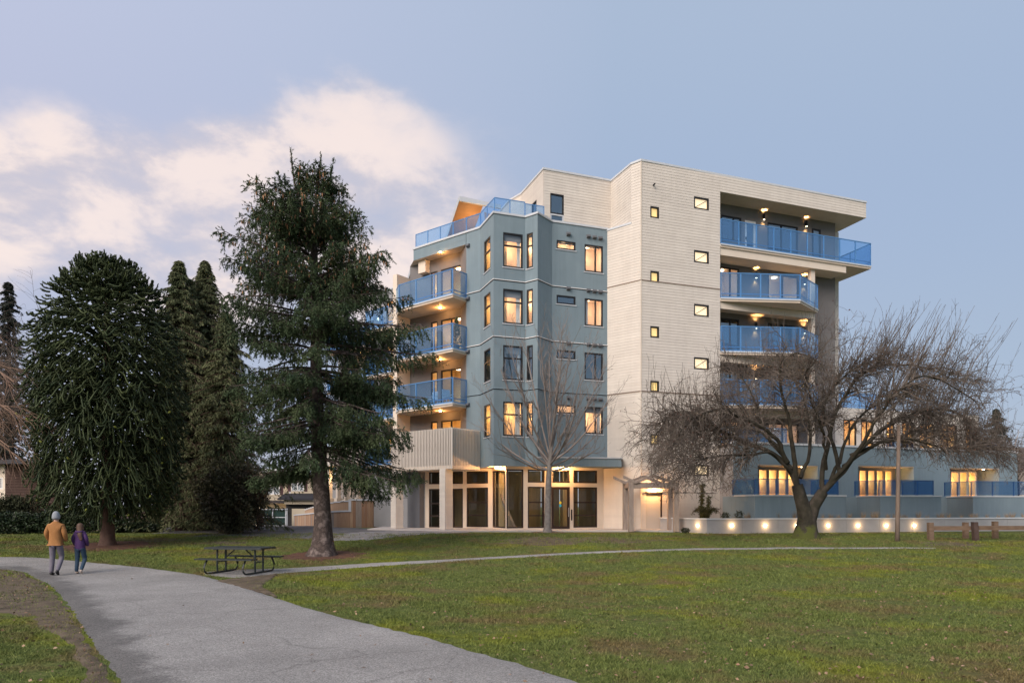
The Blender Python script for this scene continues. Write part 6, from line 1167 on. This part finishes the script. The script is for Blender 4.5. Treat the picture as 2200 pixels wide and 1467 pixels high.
def person(X, Y, H, label, woman, rz=0):
    z0 = float(hgt(X,Y))+.028; root = empty('person', (X,Y,z0), label, 'person', 'couple walking away along the path', local=True, rz=rz); k = H/1.75
    mk = lambda L: [(x*k, y*k, z*k, tuple(q*k for q in r) if isinstance(r, tuple) else r*k) for x,y,z,r in L]
    sk = mat('skin', (.45,.27,.20), None, rough=.6); sh = .9 if woman else 1
    # body: pelvis, spine, neck, head, both arms bent into the pockets, legs in mid-stride
    B = mk([(0,0,.95,(.13,.10)),(0,0,1.15,(.12,.09)),(0,0,1.36,(.10*sh,.075)),(0,.01,1.48,(.06,.06)),(0,.02,1.56,(.055,.055)),(0,.03,1.66,(.085,.095)),
            (-.15*sh,0,1.39,.045),(-.225*sh,-.02,1.17,.038),(-.20*sh,.13,.99,.032),(-.13*sh,.20,.98,.034),(.15*sh,0,1.39,.045),(.225*sh,-.02,1.17,.038),(.20*sh,.13,.99,.032),(.13*sh,.20,.98,.034),
            (-.09,0,.88,.085),(-.10,.03,.50,.058),(-.11,-.02,.10,.040),(.09,0,.88,.085),(.10,.13,.50,.058),(.11,-.16,.17,.040)])
    E = [(0,1),(1,2),(2,3),(3,4),(4,5),(2,6),(6,7),(7,8),(8,9),(2,10),(10,11),(11,12),(12,13),(0,14),(14,15),(15,16),(0,17),(17,18),(18,19)]
    # five fingers and a thumb closed inside each pocket
    V = list(B)
    for base, sx in ((9,-1),(13,1)):
        bx, by, bz = V[base][:3]
        for i in range(4): a = len(V); V += [(bx-sx*.03*k, by+.03*k, bz+(.027-.018*i)*k, .009*k),(bx-sx*.07*k, by+.035*k, bz+(.027-.018*i)*k, .008*k)]; E += [(base,a),(a,a+1)]
        a = len(V); V.append((bx-sx*.02*k, by-.01*k, bz+.05*k, .010*k)); E.append((base,a))
    skin('body', V, E, sk, root)
    if not woman: jm = mat('mustard_jacket', (.27,.12,.040), (.34,.16,.055), 5, .8, .5, 25); tm = mat('grey_trousers', (.13,.12,.15), (.17,.155,.19), 6, .85); sm = mat('black_shoe', (.012,.012,.014), None, rough=.5)
    else: jm = mat('purple_jacket', (.050,.020,.085), (.070,.030,.115), 5, .7, .5, 25); tm = mat('dark_blue_jeans', (.025,.050,.085), (.04,.07,.11), 6, .85); sm = mat('beige_boots', (.42,.35,.30), None, rough=.7)
    lo = .78 if woman else .90
    J = mk([(0,0,lo,(.150,.115)),(0,0,1.0,(.180,.142)),(0,-.005,1.2,(.185,.145)),(0,-.005,1.38,(.20,.145)),(0,.0,1.47,(.12,.10)),(0,.01,1.52,(.075,.075)),
            (-.165*sh,0,1.39,.085),(-.240*sh,-.03,1.17,.070),(-.215*sh,.10,.98,.060),(-.19*sh,.16,.98,.05),(.165*sh,0,1.39,.085),(.240*sh,-.03,1.17,.070),(.215*sh,.10,.98,.060),(.19*sh,.16,.98,.05)])
    skin('jacket', J, [(0,1),(1,2),(2,3),(3,4),(4,5),(3,6),(6,7),(7,8),(8,9),(3,10),(10,11),(11,12),(12,13)], jm, root, 1)
    T_ = mk([(0,0,.94,(.140,.11)),(-.085,0,.84,.100),(-.10,.03,.50,.072),(-.11,-.02,.06,.060),(.085,0,.84,.100),(.10,.13,.50,.072),(.11,-.17,.13,.058)]); skin('trousers', T_, [(0,1),(1,2),(2,3),(0,4),(4,5),(5,6)], tm, root)
    F1 = mk([(-.11,-.05,.07,.052),(-.115,.05,.045,.045),(-.12,.15,.035,.035)]); skin('shoe', F1, [(0,1),(1,2)], sm, root); F2 = mk([(.11,-.20,.155,.052),(.112,-.15,.08,.045),(.115,-.10,.02,.030)]); skin('shoe', F2, [(0,1),(1,2)], sm, root)
    if not woman:
        skin('knit_cap', mk([(0,.01,1.545,(.105,.10)),(0,.01,1.64,(.115,.12)),(0,.0,1.75,(.085,.09)),(0,-.01,1.80,(.04,.04))]), [(0,1),(1,2),(2,3)], mat('grey_knit', (.22,.24,.27), (.32,.34,.37), 12, .95, .6, 60), root)
    else:
        hm = mat('brown_hair', (.060,.032,.022), (.12,.07,.045), 10, .6, stretch=(4,4,.5)); skin('hair', mk([(0,.03,1.735,(.06,.06)),(0,.02,1.67,(.115,.125)),(0,-.02,1.58,(.115,.10)),(.02,-.07,1.47,(.10,.06)),(.05,-.13,1.32,(.075,.04)),(.11,-.14,1.14,(.045,.025))]), [(0,1),(1,2),(2,3),(3,4),(4,5)], hm, root); skin('hood', mk([(-.12,-.04,1.46,(.04,.04)),(-.05,-.11,1.43,(.05,.045)),(.05,-.11,1.43,(.05,.045)),(.12,-.04,1.46,(.04,.04))]), [(0,1),(1,2),(2,3)], jm, root)
person(ray(120)*20.15, 20.15, 1.80, 'person in a mustard jacket, grey trousers and grey knit cap walking away on the left', False, .15)
person(ray(172)*20.5, 20.5, 1.50, 'person with long brown hair in a purple jacket and dark jeans walking away', True, .12)
for o in bpy.data.objects:
    if 'local' in o: del o['local']
print('TRIS', sum(sum(len(p.vertices)-2 for p in m.polygons) if len(m.polygons) < 20000 else len(m.polygons)*(m.polygons[0].loop_total-2) for m in bpy.data.meshes))
